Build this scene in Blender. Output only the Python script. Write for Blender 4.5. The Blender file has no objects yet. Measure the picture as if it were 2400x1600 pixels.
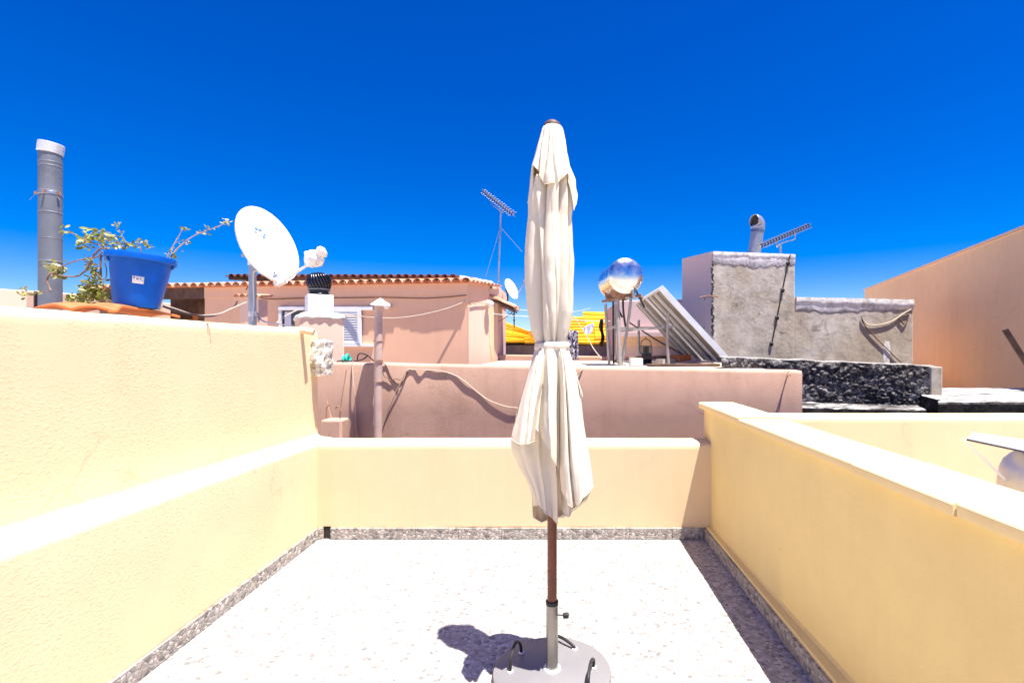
import bpy, math, random
from mathutils import Vector, Matrix, noise
R = math.radians
random.seed(7)
S = bpy.context.scene

# ------------------------------------------------------------------ camera, sky, sun, exposure
CAMZ, F, CX, CY = 1.48, 1200.0, 1310.0, 818.0
cam_d = bpy.data.cameras.new('camera'); cam = bpy.data.objects.new('camera', cam_d)
S.collection.objects.link(cam); S.camera = cam
cam.location = (0, 0, CAMZ); cam.rotation_euler = (R(90), 0, 0)
cam_d.sensor_width = 36; cam_d.lens = 36 * F / 2400
cam_d.shift_x = -(CX - 1200) / 2400; cam_d.shift_y = (CY - 800) / 2400
cam_d.clip_start = .05; cam_d.clip_end = 6000
SUN = Vector((.225, -.165, 1)).normalized()
W = bpy.data.worlds.new('World'); S.world = W; W.use_nodes = True
wn = W.node_tree.nodes; wl = W.node_tree.links
bg = wn['Background']
sky = wn.new('ShaderNodeTexSky'); sky.sky_type = 'NISHITA'; sky.sun_disc = False
sky.sun_elevation = math.asin(SUN.z); sky.sun_rotation = math.atan2(SUN.x, SUN.y)
sky.altitude = 300; sky.air_density = 1.0; sky.dust_density = 0.5; sky.ozone_density = 6.0
hs = wn.new('ShaderNodeHueSaturation'); hs.inputs['Saturation'].default_value = 1.55
hs.inputs['Hue'].default_value = .522
gm = wn.new('ShaderNodeGamma'); gm.inputs['Gamma'].default_value = 1.06
wl.new(sky.outputs[0], gm.inputs['Color']); wl.new(gm.outputs[0], hs.inputs['Color']); wl.new(hs.outputs[0], bg.inputs['Color'])
bg.inputs['Strength'].default_value = .061
sun_d = bpy.data.lights.new('sun', 'SUN'); sun_d.energy = 5.0; sun_d.angle = R(.53); sun_d.color = (1, .94, .84)
sun = bpy.data.objects.new('sun', sun_d); S.collection.objects.link(sun)
sun.rotation_euler = SUN.to_track_quat('Z', 'Y').to_euler(); sun.location = (3, -3, 12)
S.view_settings.view_transform = 'Standard'; S.view_settings.look = 'None'
S.view_settings.exposure = 1.38; S.view_settings.gamma = 1

# ------------------------------------------------------------------ helpers
def at(px, py, D):
    return Vector(((px - CX) / F * D, D, CAMZ + (CY - py) / F * D))
def V(*a): return Vector(a)
ORG = {}
def tag(o, label=None, cat=None, group=None, kind=None):
    if label: o['label'] = label
    if cat: o['category'] = cat
    if group: o['group'] = group
    if kind: o['kind'] = kind
    return o
def thing(name, loc, label, cat, group=None):
    o = bpy.data.objects.new(name, None); S.collection.objects.link(o)
    o.location = loc; o.empty_display_size = .1; ORG[o.name] = Vector(loc)
    return tag(o, label, cat, group)
def smooth_path(pts, n=6):
    pts = [Vector(p) for p in pts]
    if len(pts) < 3: return pts
    out = []
    for i in range(len(pts) - 1):
        p0 = pts[max(i-1, 0)]; p1 = pts[i]; p2 = pts[i+1]; p3 = pts[min(i+2, len(pts)-1)]
        for k in range(n):
            t = k / n
            out.append(.5 * ((2*p1) + (p2-p0)*t + (2*p0-5*p1+4*p2-p3)*t*t + (3*p1-p0-3*p2+p3)*t**3))
    out.append(pts[-1]); return out
def cr(a, b, c, d, t): return .5 * ((2*b) + (c-a)*t + (2*a-5*b+4*c-d)*t*t + (3*b-a-3*c+d)*t**3)
def sample(lst, t):
    n = len(lst) - 1; x = min(max(t, 0), 1) * n; i = min(int(x), n-1); f = x - i
    return cr(lst[max(i-1, 0)], lst[i], lst[i+1], lst[min(i+2, n)], f)
def lerp(a, b, t): return a + (b - a) * t
def interp(tbl, x):
    if x <= tbl[0][0]: return tbl[0][1]
    for (x0, y0), (x1, y1) in zip(tbl, tbl[1:]):
        if x <= x1: return lerp(y0, y1, (x-x0)/(x1-x0))
    return tbl[-1][1]
def nz(p, s=1.0): return noise.noise(Vector(p) * s)

class MB:
    def __init__(s): s.v = []; s.f = []
    def add(s, vs, fs):
        b = len(s.v); s.v += [Vector(v) for v in vs]; s.f += [[i + b for i in f] for f in fs]; return s
    def hexa(s, lo, hi):            # two quads of 4 points each
        return s.add(list(lo) + list(hi), [[3,2,1,0],[4,5,6,7],[0,1,5,4],[1,2,6,5],[2,3,7,6],[3,0,4,7]])
    def box(s, x0, x1, y0, y1, z0, z1):
        return s.hexa([(x0,y0,z0),(x1,y0,z0),(x1,y1,z0),(x0,y1,z0)], [(x0,y0,z1),(x1,y0,z1),(x1,y1,z1),(x0,y1,z1)])
    def prism(s, poly, z0, z1):     # poly ccw (x,y); z1 number or list
        n = len(poly); z1 = z1 if isinstance(z1, (list, tuple)) else [z1]*n
        return s.add([(x,y,z0) for x,y in poly] + [(p[0],p[1],z) for p,z in zip(poly, z1)],
                     [list(range(n))[::-1], list(range(n, 2*n))] + [[i,(i+1)%n,n+(i+1)%n,n+i] for i in range(n)])
    def bar(s, a, b, w, h, up=(0,0,1)):
        a = Vector(a); b = Vector(b); d = (b-a).normalized(); u = Vector(up)
        if abs(d.dot(u)) > .98: u = Vector((0,1,0))
        x = d.cross(u).normalized()*w/2; y = x.cross(d).normalized()*h/2
        return s.hexa([a-x-y,a+x-y,b+x-y,b-x-y],[a-x+y,a+x+y,b+x+y,b-x+y])
    def tube(s, pts, r, seg=8, caps=True):
        pts = [Vector(p) for p in pts]; n = len(pts)
        rs = r if isinstance(r, (list, tuple)) else [r]*n
        b = len(s.v); t = (pts[1]-pts[0]).normalized()
        u = t.cross(Vector((0,0,1)));  u = u if u.length > .05 else t.cross(Vector((1,0,0)))
        u.normalize()
        for i, p in enumerate(pts):
            t = (pts[min(i+1,n-1)] - pts[max(i-1,0)]).normalized()
            u = (u - t*u.dot(t)).normalized(); w = t.cross(u)
            for k in range(seg):
                a = 2*math.pi*k/seg; s.v.append(p + (u*math.cos(a) + w*math.sin(a))*rs[i])
        for i in range(n-1):
            for k in range(seg):
                s.f.append([b+i*seg+k, b+i*seg+(k+1)%seg, b+(i+1)*seg+(k+1)%seg, b+(i+1)*seg+k])
        if caps:
            s.f.append([b+k for k in range(seg)][::-1]); s.f.append([b+(n-1)*seg+k for k in range(seg)])
        return s
    def lathe(s, prof, o, ax=(0,0,1), seg=32, caps=True):   # prof [(r,h)]
        o = Vector(o); ax = Vector(ax).normalized()
        u = ax.cross(Vector((0,1,0))); u = u if u.length > .05 else ax.cross(Vector((1,0,0)))
        u.normalize(); w = ax.cross(u); b = len(s.v); n = len(prof)
        for r, h in prof:
            for k in range(seg):
                a = 2*math.pi*k/seg; s.v.append(o + ax*h + (u*math.cos(a)+w*math.sin(a))*r)
        for i in range(n-1):
            for k in range(seg):
                s.f.append([b+i*seg+k, b+i*seg+(k+1)%seg, b+(i+1)*seg+(k+1)%seg, b+(i+1)*seg+k])
        if caps:
            s.f.append([b+k for k in range(seg)][::-1]); s.f.append([b+(n-1)*seg+k for k in range(seg)])
        return s
    def sphere(s, c, r, seg=16, rings=10, sc=(1,1,1)):
        prof = [(max(r*math.sin(math.pi*i/rings), 1e-4), -r*math.cos(math.pi*i/rings)) for i in range(rings+1)]
        b = len(s.v); s.lathe(prof, (0,0,0), seg=seg)
        for i in range(b, len(s.v)):
            v = s.v[i]; s.v[i] = Vector(c) + Vector((v.x*sc[0], v.y*sc[1], v.z*sc[2]))
        return s
    def grid(s, rows, closed=False):
        n = len(rows[0]); b = len(s.v)
        for r in rows: s.v += [Vector(p) for p in r]
        for i in range(len(rows)-1):
            for k in range(n if closed else n-1):
                s.f.append([b+i*n+k, b+i*n+(k+1)%n, b+(i+1)*n+(k+1)%n, b+(i+1)*n+k])
        return s
    def loft(s, rings):             # closed rings with caps
        n = len(rings[0]); b = len(s.v); s.grid(rings, True)
        s.f.append([b+k for k in range(n)][::-1]); s.f.append([b+(len(rings)-1)*n+k for k in range(n)])
        return s
    def build(s, name, m, parent=None, org=None, angle=35, bevel=0, solid=0, sub=0, wn=False, off=0):
        if parent: org = ORG[parent.name]
        elif org is None:
            n = len(s.v); org = Vector((sum(v.x for v in s.v)/n, sum(v.y for v in s.v)/n, min(v.z for v in s.v)))
        org = Vector(org)
        me = bpy.data.meshes.new(name); me.from_pydata([v-org for v in s.v], [], s.f); me.validate(); me.update()
        import bmesh
        bm = bmesh.new(); bm.from_mesh(me); bmesh.ops.recalc_face_normals(bm, faces=bm.faces); bm.to_mesh(me); bm.free()
        me.materials.append(m); me.shade_smooth(); me.set_sharp_from_angle(angle=R(angle))
        o = bpy.data.objects.new(name, me); S.collection.objects.link(o)
        if parent: o.parent = parent
        else: o.location = org
        ORG[o.name] = org
        if sub:
            q = o.modifiers.new('sub', 'SUBSURF'); q.levels = sub; q.render_levels = sub
        if solid:
            q = o.modifiers.new('solid', 'SOLIDIFY'); q.thickness = solid; q.offset = off
        if bevel:
            q = o.modifiers.new('bevel', 'BEVEL'); q.width = bevel; q.segments = 3; q.limit_method = 'ANGLE'; q.angle_limit = R(35)
        if wn: o.modifiers.new('wn', 'WEIGHTED_NORMAL')
        return o

# ------------------------------------------------------------------ materials
class NT:
    def __init__(s, name):
        s.m = bpy.data.materials.new(name); s.m.use_nodes = True
        s.n = s.m.node_tree.nodes; s.l = s.m.node_tree.links; s.p = s.n['Principled BSDF']
        s.tc = s.n.new('ShaderNodeTexCoord').outputs['Object']
    def node(s, t, **kw):
        q = s.n.new(t)
        for k, v in kw.items(): setattr(q, k, v)
        return q
    def noise(s, scale, detail=4, rough=.55, vec=None, dist=0):
        q = s.node('ShaderNodeTexNoise'); q.inputs['Scale'].default_value = scale; q.inputs['Detail'].default_value = detail
        q.inputs['Roughness'].default_value = rough; q.inputs['Distortion'].default_value = dist
        s.l.new(vec or s.tc, q.inputs['Vector']); return q.outputs['Fac']
    def map(s, sc=(1,1,1), rot=(0,0,0), loc=(0,0,0)):
        q = s.node('ShaderNodeMapping'); q.inputs['Scale'].default_value = sc; q.inputs['Rotation'].default_value = rot
        q.inputs['Location'].default_value = loc
        s.l.new(s.tc, q.inputs['Vector']); return q.outputs[0]
    def ramp(s, fac, stops, interp='LINEAR'):
        q = s.node('ShaderNodeValToRGB'); e = q.color_ramp.elements; q.color_ramp.interpolation = interp
        while len(e) < len(stops): e.new(.5)
        for i, (p, c) in enumerate(stops):
            e[i].position = p; e[i].color = c if len(c) == 4 else (*c, 1)
        s.l.new(fac, q.inputs[0]); return q.outputs[0]
    def mix(s, fac, a, b, mode='MIX'):
        q = s.node('ShaderNodeMix', data_type='RGBA', blend_type=mode)
        for sock, v in ((q.inputs[0], fac), (q.inputs[6], a), (q.inputs[7], b)):
            if isinstance(v, (int, float)): sock.default_value = v
            elif isinstance(v, tuple): sock.default_value = v if len(v) == 4 else (*v, 1)
            else: s.l.new(v, sock)
        return q.outputs[2]
    def math(s, op, a, b=0.0):
        q = s.node('ShaderNodeMath', operation=op)
        for sock, v in ((q.inputs[0], a), (q.inputs[1], b)):
            if isinstance(v, (int, float)): sock.default_value = v
            else: s.l.new(v, sock)
        return q.outputs[0]
    def sep(s, vec=None):
        q = s.node('ShaderNodeSeparateXYZ'); s.l.new(vec or s.tc, q.inputs[0]); return q.outputs
    def voro(s, scale, feature='F1', vec=None, rand=1):
        q = s.node('ShaderNodeTexVoronoi', feature=feature); q.inputs['Scale'].default_value = scale
        q.inputs['Randomness'].default_value = rand; s.l.new(vec or s.tc, q.inputs['Vector']); return q.outputs
    def bump(s, h, strength=.5, dist=.01, prev=None):
        q = s.node('ShaderNodeBump'); q.inputs['Strength'].default_value = strength; q.inputs['Distance'].default_value = dist
        s.l.new(h, q.inputs['Height'])
        if prev: s.l.new(prev, q.inputs['Normal'])
        return q.outputs[0]
    def done(s, col=None, rough=.85, metal=0, normal=None, spec=.3):
        p = s.p
        if col is not None:
            if isinstance(col, tuple): p.inputs['Base Color'].default_value = (*col, 1)
            else: s.l.new(col, p.inputs['Base Color'])
        if isinstance(rough, (int, float)): p.inputs['Roughness'].default_value = rough
        else: s.l.new(rough, p.inputs['Roughness'])
        p.inputs['Metallic'].default_value = metal; p.inputs['Specular IOR Level'].default_value = spec
        if normal: s.l.new(normal, p.inputs['Normal'])
        return s.m
def c3(c, k): return tuple(x*k for x in c)

def stucco(name, col, coarse=.5, fine=.3, stain=.12, cdist=.006, patch=1.6, dirt=None, dirt_amt=0, pock=62, pits=.25, streak=.018, crack=.0):
    t = NT(name)
    big = t.noise(.9, 3); med = t.noise(5, 5, .65)
    f = t.math('ADD', t.math('MULTIPLY', big, .6), t.math('MULTIPLY', med, .4))
    c = t.ramp(f, [(.3, c3(col, 1-stain)), (.7, tuple(min(.95, x*(1+stain*.5)) for x in col))])
    st = t.ramp(t.noise(1, 6, .7, t.map((7, 7, .55)), .2), [(.5, (1,1,1)), (.72, (1-streak*2.2, 1-streak*2.5, 1-streak*2.8))])
    c = t.mix(1.0, c, st, 'MULTIPLY')
    if dirt:
        d = t.ramp(t.noise(2.2, 6, .7, dist=.4), [(.55, (0,0,0)), (.75, (1,1,1))])
        c = t.mix(t.math('MULTIPLY', d, dirt_amt), c, dirt)
    mask = t.ramp(t.noise(patch, 4, .6), [(.42, (.05,.05,.05)), (.60, (1,1,1))])
    rh = t.ramp(t.noise(pock, 4, .6, t.map((1, .75, 1.5)), .25), [(.53, (0,0,0)), (.64, (1,1,1))])
    n = t.bump(t.math('MULTIPLY', rh, mask), coarse, cdist)
    pm = t.ramp(t.noise(1.7, 4, .6, t.map(loc=(5, 3, 8))), [(.52, (0,0,0)), (.62, (1,1,1))])
    pit = t.math('MULTIPLY', t.ramp(t.noise(34, 4, .7, t.map((1, .7, 1.8), loc=(2,2,2)), .3), [(.67, (0,0,0)), (.71, (1,1,1))]), pm)
    c = t.mix(t.math('MULTIPLY', pit, pits), c, c3(col, .58))
    n = t.bump(pit, -.5 if pits else 0, .006, n)
    if crack:
        w = t.node('ShaderNodeTexNoise'); w.inputs['Scale'].default_value = 3; w.inputs['Detail'].default_value = 5
        t.l.new(t.tc, w.inputs['Vector'])
        ad = t.node('ShaderNodeVectorMath', operation='MULTIPLY_ADD'); t.l.new(w.outputs['Color'], ad.inputs[0])
        ad.inputs[1].default_value = (.5,)*3; t.l.new(t.tc, ad.inputs[2])
        ve = t.voro(.75, 'DISTANCE_TO_EDGE', ad.outputs[0])
        cm = t.ramp(t.noise(1.1, 3, .6, t.map(loc=(1, 9, 4))), [(.52, (0,0,0)), (.6, (1,1,1))])
        cl = t.math('MULTIPLY', t.ramp(ve['Distance'], [(.002, (1,1,1)), (.006, (0,0,0))]), cm)
        c = t.mix(t.math('MULTIPLY', cl, crack), c, c3(col, .5))
    n2 = t.bump(t.noise(130, 3, .6), fine, .002, n)
    return t.done(c, .92, 0, n2, .15)

def plain(name, col, rough=.5, metal=0, var=.1, scale=8, bump=0, bscale=60, spec=.4):
    t = NT(name); f = t.noise(scale, 4, .6)
    c = t.ramp(f, [(.3, c3(col, 1-var)), (.7, tuple(min(1, x*(1+var)) for x in col))])
    r = t.ramp(t.noise(scale*2.3, 3), [(.3, (max(rough-.08, .02),)*3), (.7, (min(rough+.08, 1),)*3)])
    n = t.bump(t.noise(bscale, 4), bump, .003) if bump else None
    return t.done(c, r, metal, n, spec)

YEL = (.80, .608, .385)
M = {}
M['yellow'] = stucco('yellow_stucco', YEL, .38, .15, .06, .006, 1.5, pock=62, crack=.3, streak=.01, pits=.12)
M['yellow_shaded'] = stucco('yellow_stucco_shaded', (.93, .722, .315), .16, .15, .09, .004, 1.1, pits=.5, streak=.012)  # shaded copy of the yellow, warm light of the shade put into its colour
M['yellow_smooth'] = stucco('yellow_stucco_smooth', YEL, .16, .15, .08, .004, 1.1, pits=.3, streak=.015, crack=.25)
M['coping'] = stucco('cream_coping', (.88, .70, .37), .15, .2, .05, .004)
M['mauve'] = stucco('mauve_stucco', (.50, .325, .25), .3, .3, .14, .005, 1.0, (.30, .185, .14), .55, streak=.045, crack=.4)
M['pink'] = stucco('pink_plaster', (.80, .49, .335), .1, .12, .07, .003, streak=.018)
M['pink_light'] = stucco('light_pink_plaster', (.76, .54, .43), .15, .2, .06, .004)
M['peach'] = stucco('peach_plaster', (.84, .55, .34), .12, .1, .08, .004, streak=.02, crack=.3)
M['ochre'] = stucco('ochre_bounce', (.72, .40, .13), .2, .3, .15, .005)  # colour of the added block that bounces light onto the peach wall
M['lavender'] = stucco('lavender_plaster', (.66, .50, .49), .12, .1, .06, .004)
M['mortar'] = stucco('white_mortar', (.72, .70, .68), .7, .6, .12, .01, 4, (.3, .28, .25), .35)
M['white_paint'] = plain('white_paint', (.78, .79, .82), .5, 0, .06, 6, .15, 50)
M['shutter'] = plain('white_shutter', (.74, .76, .82), .4, 0, .04, 5)
M['dark'] = plain('hole_shade_black', (.03, .024, .022), .8, 0, .3)  # near black standing in for the shade inside drain and flue
M['dark_wood'] = plain('dark_wood', (.10, .055, .04), .7, 0, .4, 5)
M['glass'] = plain('window_glass', (.05, .055, .06), .08, 0, .2, 2, spec=.6)
M['galv'] = plain('galvanised_steel', (.42, .45, .50), .38, .85, .14, 6)
M['grey_pipe'] = plain('grey_flue_metal', (.19, .205, .24), .5, .35, .16, 7, .08, 30)
M['rim_metal'] = plain('bright_flue_rim', (.72, .74, .78), .35, .3, .08)
M['chrome'] = plain('polished_tank_steel', (.74, .73, .72), .25, 1, .05, 4, .02, 6)
M['steel'] = plain('brushed_steel', (.30, .285, .27), .35, 1, .06, 3)
M['rust'] = plain('rusted_steel', (.30, .17, .11), .85, .1, .4, 20, .3, 120)
M['white_metal'] = plain('white_enamel', (.80, .80, .82), .35, 0, .03, 4)
M['plastic_white'] = plain('white_plastic_wrap', (.76, .75, .76), .5, 0, .08, 12, .5, 40)
M['frame_grey'] = plain('stand_tube', (.38, .35, .32), .5, .4, .15, 12)
M['alu'] = plain('collector_frame', (.66, .68, .72), .4, .4, .06, 5)
M['panel_back'] = plain('collector_back', (.22, .19, .16), .7, .1, .3, 5, .05)
M['panel_glass'] = plain('collector_glass', (.02, .025, .05), .08, 0, .1, spec=.6)
M['black'] = plain('black_rubber', (.02, .02, .022), .55, 0, .2, 30)
M['black_metal'] = plain('turbine_black_metal', (.05, .05, .06), .22, .8, .2, 12)
M['cable_white'] = plain('pale_cable', (.50, .40, .32), .6, 0, .1, 10)
M['cable_brown'] = plain('brown_cable', (.16, .10, .08), .7, 0, .2, 10)
M['pipe_pink'] = plain('painted_pink_pipe', (.50, .36, .32), .7, 0, .1, 6, .15, 60)
M['blue'] = plain('blue_plastic', (.0, .095, .50), .42, 0, .25, 7, .04, 20, .2)
M['sticker'] = plain('paper_sticker', (.72, .75, .80), .6, 0, .05)
M['ink'] = plain('blue_ink', (.05, .09, .22), .6, 0, .3)
M['pale_ink'] = plain('faded_blue_ink', (.16, .27, .48), .6, 0, .2, 30)
M['wood_pole'] = plain('stained_wood', (.17, .055, .03), .42, 0, .22, 30)
M['brown_plastic'] = plain('brown_plastic', (.12, .06, .05), .5, 0, .15)
M['base_grey'] = plain('grey_base_plate', (.20, .195, .205), .5, .1, .05, 5)
M['flue_metal'] = plain('flue_metal', (.40, .40, .44), .35, .6, .1, 4)
M['teal'] = plain('teal_plastic', (.03, .48, .38), .4, 0, .1)
M['bulb'] = plain('frosted_globe', (.82, .80, .78), .25, 0, .02)
M['stem'] = plain('plant_stem', (.23, .14, .11), .7, 0, .3, 40)
M['slat_black'] = plain('black_cloth', (.015, .012, .014), .9, 0, .3)
M['white_cloth'] = plain('white_cloth', (.72, .74, .82), .9, 0, .05)
M['zinc'] = plain('cowl_zinc', (.60, .62, .72), .42, .55, .06, 5)

def mat_canvas():
    t = NT('cream_canvas')
    c = t.ramp(t.noise(4, 4), [(.3, (.82, .76, .64)), (.7, (.89, .83, .71))])
    w = t.noise(900, 2); b = t.noise(18, 4, .6)
    b2 = t.noise(1, 5, .6, t.map((60, 60, 9)), .4)
    n = t.bump(w, .08, .0006, t.bump(b2, .3, .003, t.bump(b, .35, .006)))
    m = t.done(c, .95, 0, n, .1)
    tr = t.node('ShaderNodeBsdfTranslucent'); tr.inputs['Color'].default_value = (.88, .72, .40, 1)
    mx = t.node('ShaderNodeMixShader'); mx.inputs[0].default_value = .22
    t.l.new(t.p.outputs[0], mx.inputs[1]); t.l.new(tr.outputs[0], mx.inputs[2])
    t.l.new(mx.outputs[0], t.n['Material Output'].inputs[0]); return m
M['canvas'] = mat_canvas()

def mat_pebble(name, vec_sc, light, dark, grout, tile=None, gap_w=.06):
    t = NT(name)
    wob = t.node('ShaderNodeTexNoise'); wob.inputs['Scale'].default_value = 14; wob.inputs['Detail'].default_value = 2
    t.l.new(t.tc, wob.inputs['Vector'])
    add = t.node('ShaderNodeVectorMath', operation='MULTIPLY_ADD'); t.l.new(wob.outputs['Color'], add.inputs[0])
    add.inputs[1].default_value = (.03,)*3; t.l.new(t.tc, add.inputs[2])
    mp = t.node('ShaderNodeMapping'); mp.inputs['Scale'].default_value = vec_sc; t.l.new(add.outputs[0], mp.inputs['Vector'])
    v1 = t.voro(1, 'F1', mp.outputs[0]); ve = t.voro(1, 'DISTANCE_TO_EDGE', mp.outputs[0])
    cell = t.sep(v1['Color'])
    dome = t.ramp(ve['Distance'], [(gap_w*.5, (0,0,0)), (gap_w*2.2, (.7,.7,.7)), (.45, (1,1,1))])
    c = t.ramp(cell[0], [(.0, dark), (.05, c3(dark, 1.12)), (.15, c3(dark, 1.32)), (.3, c3(light, .60)), (.75, light), (1, c3(light, 1.2))])
    c = t.mix(t.ramp(cell[1], [(.75, (0,0,0)), (.8, (.3,.3,.3))]), c, (light[0]*1.05, light[1]*.86, light[2]*.8))
    c = t.mix(t.ramp(ve['Distance'], [(gap_w*.5, (1,1,1)), (gap_w*1.6, (0,0,0))]), c, grout)
    h = dome
    if tile:
        br = t.node('ShaderNodeTexBrick'); br.offset = 0; br.inputs['Scale'].default_value = 1
        br.inputs['Brick Width'].default_value = tile; br.inputs['Row Height'].default_value = tile
        br.inputs['Mortar Size'].default_value = .0035; br.inputs['Mortar Smooth'].default_value = .2
        t.l.new(t.map(loc=(.11, .07, 0)), br.inputs['Vector'])
        c = t.mix(br.outputs['Fac'], c, c3(grout, 1.25))
        h = t.math('MULTIPLY', dome, t.math('SUBTRACT', 1.0, br.outputs['Fac']))
    big = t.ramp(t.noise(1.3, 4), [(.3, (.92,.92,.92)), (.7, (1,1,1))])
    c = t.mix(1.0, c, big, 'MULTIPLY')
    n = t.bump(t.noise(150, 3), .15, .001, t.bump(h, .6, .006))
    return t.done(c, .6, 0, n, .35)
M['floor'] = mat_pebble('pebble_tile', (46, 46, 46), (.52, .495, .475), (.185, .178, .175), (.36, .345, .335), .335)
M['skirt'] = mat_pebble('pebble_skirting', (36, 36, 42), (.50, .46, .43), (.15, .14, .135), (.30, .28, .26), None, .07)

def mat_tile(name, cols, rough=.85):
    t = NT(name); g = t.node('ShaderNodeNewGeometry')
    c = t.ramp(g.outputs['Random Per Island'], [(i/(len(cols)-1), c) for i, c in enumerate(cols)])
    c = t.mix(t.ramp(t.noise(9, 5, .7), [(.42, (0,0,0)), (.7, (.55,.55,.55))]), c, c3(cols[0], .6))
    n = t.bump(t.noise(60, 4), .3, .004)
    return t.done(c, rough, 0, n, .2)
M['terracotta'] = mat_tile('terracotta_tile', [(.50, .21, .12), (.60, .30, .19), (.66, .37, .26), (.55, .25, .15)])
M['orange_tile'] = mat_tile('orange_clay_tile', [(.52, .16, .06), (.60, .20, .085), (.55, .18, .07)])
M['dark_tile'] = mat_tile('dark_red_tile', [(.10, .035, .03), (.15, .05, .04), (.08, .03, .03)])
M['yellow_tile'] = mat_tile('yellow_painted_tile', [(.64, .30, .008), (.70, .35, .012), (.66, .32, .01), (.56, .25, .012)])

def mat_concrete():
    t = NT('weathered_render')
    f = t.math('ADD', t.math('MULTIPLY', t.noise(1.1, 6, .62, dist=.5), .6), t.math('MULTIPLY', t.noise(5, 6, .7, t.map((1, 1, .45))), .4))
    c = t.ramp(f, [(.35, (.24, .20, .165)), (.46, (.38, .33, .275)), (.55, (.49, .44, .385)), (.68, (.60, .55, .51))])
    yel = t.ramp(t.noise(.8, 4, dist=.6, vec=t.map(loc=(4,2,1))), [(.5, (0,0,0)), (.7, (.5,.5,.5))])
    c = t.mix(yel, c, (.44, .36, .25))
    blotch = t.ramp(t.noise(3.2, 7, .72, dist=.9, vec=t.map(loc=(1,7,3))), [(.56, (0,0,0)), (.68, (.7,.7,.7))])
    c = t.mix(blotch, c, (.15, .13, .11))
    pm = t.ramp(t.noise(1.6, 3), [(.4, (.15,.15,.15)), (.6, (1,1,1))])
    n = t.bump(t.math('MULTIPLY', t.noise(15, 6, .68, dist=.5), pm), .5, .02, t.bump(t.noise(4, 5), .3, .04))
    return t.done(c, .95, 0, n, .1)
M['concrete'] = mat_concrete()
def mat_whitecap():
    t = NT('flaking_whitewash')
    f = t.noise(6, 6, .7, dist=.4)
    c = t.ramp(f, [(.36, (.50, .47, .45)), (.5, (.76, .73, .71)), (.62, (.84, .81, .80))])
    return t.done(c, .95, 0, t.bump(f, .6, .02, t.bump(t.noise(40, 4), .4, .006)), .1)
M['whitewash'] = mat_whitecap()
def mat_stone():
    t = NT('black_crusted_rubble')
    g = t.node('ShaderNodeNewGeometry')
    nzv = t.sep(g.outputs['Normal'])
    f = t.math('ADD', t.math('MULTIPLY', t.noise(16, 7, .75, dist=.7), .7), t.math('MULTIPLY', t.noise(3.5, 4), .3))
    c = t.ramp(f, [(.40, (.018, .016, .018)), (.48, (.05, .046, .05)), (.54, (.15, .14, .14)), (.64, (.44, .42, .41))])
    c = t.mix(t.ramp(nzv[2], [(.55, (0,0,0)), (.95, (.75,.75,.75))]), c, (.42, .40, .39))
    return t.done(c, .95, 0, t.bump(t.noise(45, 5, .7), .8, .02), .1)
M['stone'] = mat_stone()
def mat_rubble_end():
    t = NT('pitted_rubble')
    f = t.noise(24, 6, .72, dist=.8)
    c = t.ramp(f, [(.34, (.07, .06, .04)), (.40, (.34, .28, .17)), (.46, (.66, .62, .55)), (.7, (.80, .77, .72))])
    return t.done(c, .95, 0, t.bump(f, .9, .02), .1)
M['rubble'] = mat_rubble_end()
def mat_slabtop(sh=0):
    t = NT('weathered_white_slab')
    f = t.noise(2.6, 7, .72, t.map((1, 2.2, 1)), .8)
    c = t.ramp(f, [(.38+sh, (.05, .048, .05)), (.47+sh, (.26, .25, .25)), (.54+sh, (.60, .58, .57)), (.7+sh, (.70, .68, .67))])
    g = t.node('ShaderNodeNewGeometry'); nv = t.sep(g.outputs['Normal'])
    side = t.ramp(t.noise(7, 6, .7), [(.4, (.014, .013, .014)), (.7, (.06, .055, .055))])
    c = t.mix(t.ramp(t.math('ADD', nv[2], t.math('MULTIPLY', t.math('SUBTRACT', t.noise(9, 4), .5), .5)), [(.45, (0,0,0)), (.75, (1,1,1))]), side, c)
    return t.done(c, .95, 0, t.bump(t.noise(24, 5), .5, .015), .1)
M['slab'] = mat_slabtop(.0); M['ledge'] = mat_slabtop(.08)
def mat_leaf():
    t = NT('waxy_leaf'); g = t.node('ShaderNodeNewGeometry')
    c = t.ramp(g.outputs['Random Per Island'], [(0, (.12, .15, .02)), (.45, (.27, .29, .05)), (.8, (.46, .44, .18)), (1, (.62, .56, .36))])
    m = t.done(c, .55, 0, None, .4)
    tr = t.node('ShaderNodeBsdfTranslucent'); t.l.new(c, tr.inputs['Color'])
    mx = t.node('ShaderNodeMixShader'); mx.inputs[0].default_value = .3
    t.l.new(t.p.outputs[0], mx.inputs[1]); t.l.new(tr.outputs[0], mx.inputs[2])
    t.l.new(mx.outputs[0], t.n['Material Output'].inputs[0]); return m
M['leaf'] = mat_leaf()
def mat_print():
    t = NT('patterned_fabric'); v = t.voro(38)
    c = t.ramp(t.sep(v['Color'])[0], [(0, (.02, .02, .06)), (.45, (.10, .09, .18)), (.5, (.55, .53, .6)), (1, (.7, .66, .72))], 'CONSTANT')
    return t.done(c, .9)
M['print'] = mat_print()
def mat_ground():
    t = NT('street_ground'); c = t.ramp(t.noise(.3, 5), [(.3, (.46, .40, .32)), (.7, (.58, .50, .41))])
    return t.done(c, .95, 0, t.bump(t.noise(5, 5), .3, .05), .1)
M['ground'] = mat_ground()
M['roof_screed'] = stucco('grey_roof_screed', (.58, .48, .38), .5, .5, .2, .01, 2, (.2, .16, .13), .3)

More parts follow.
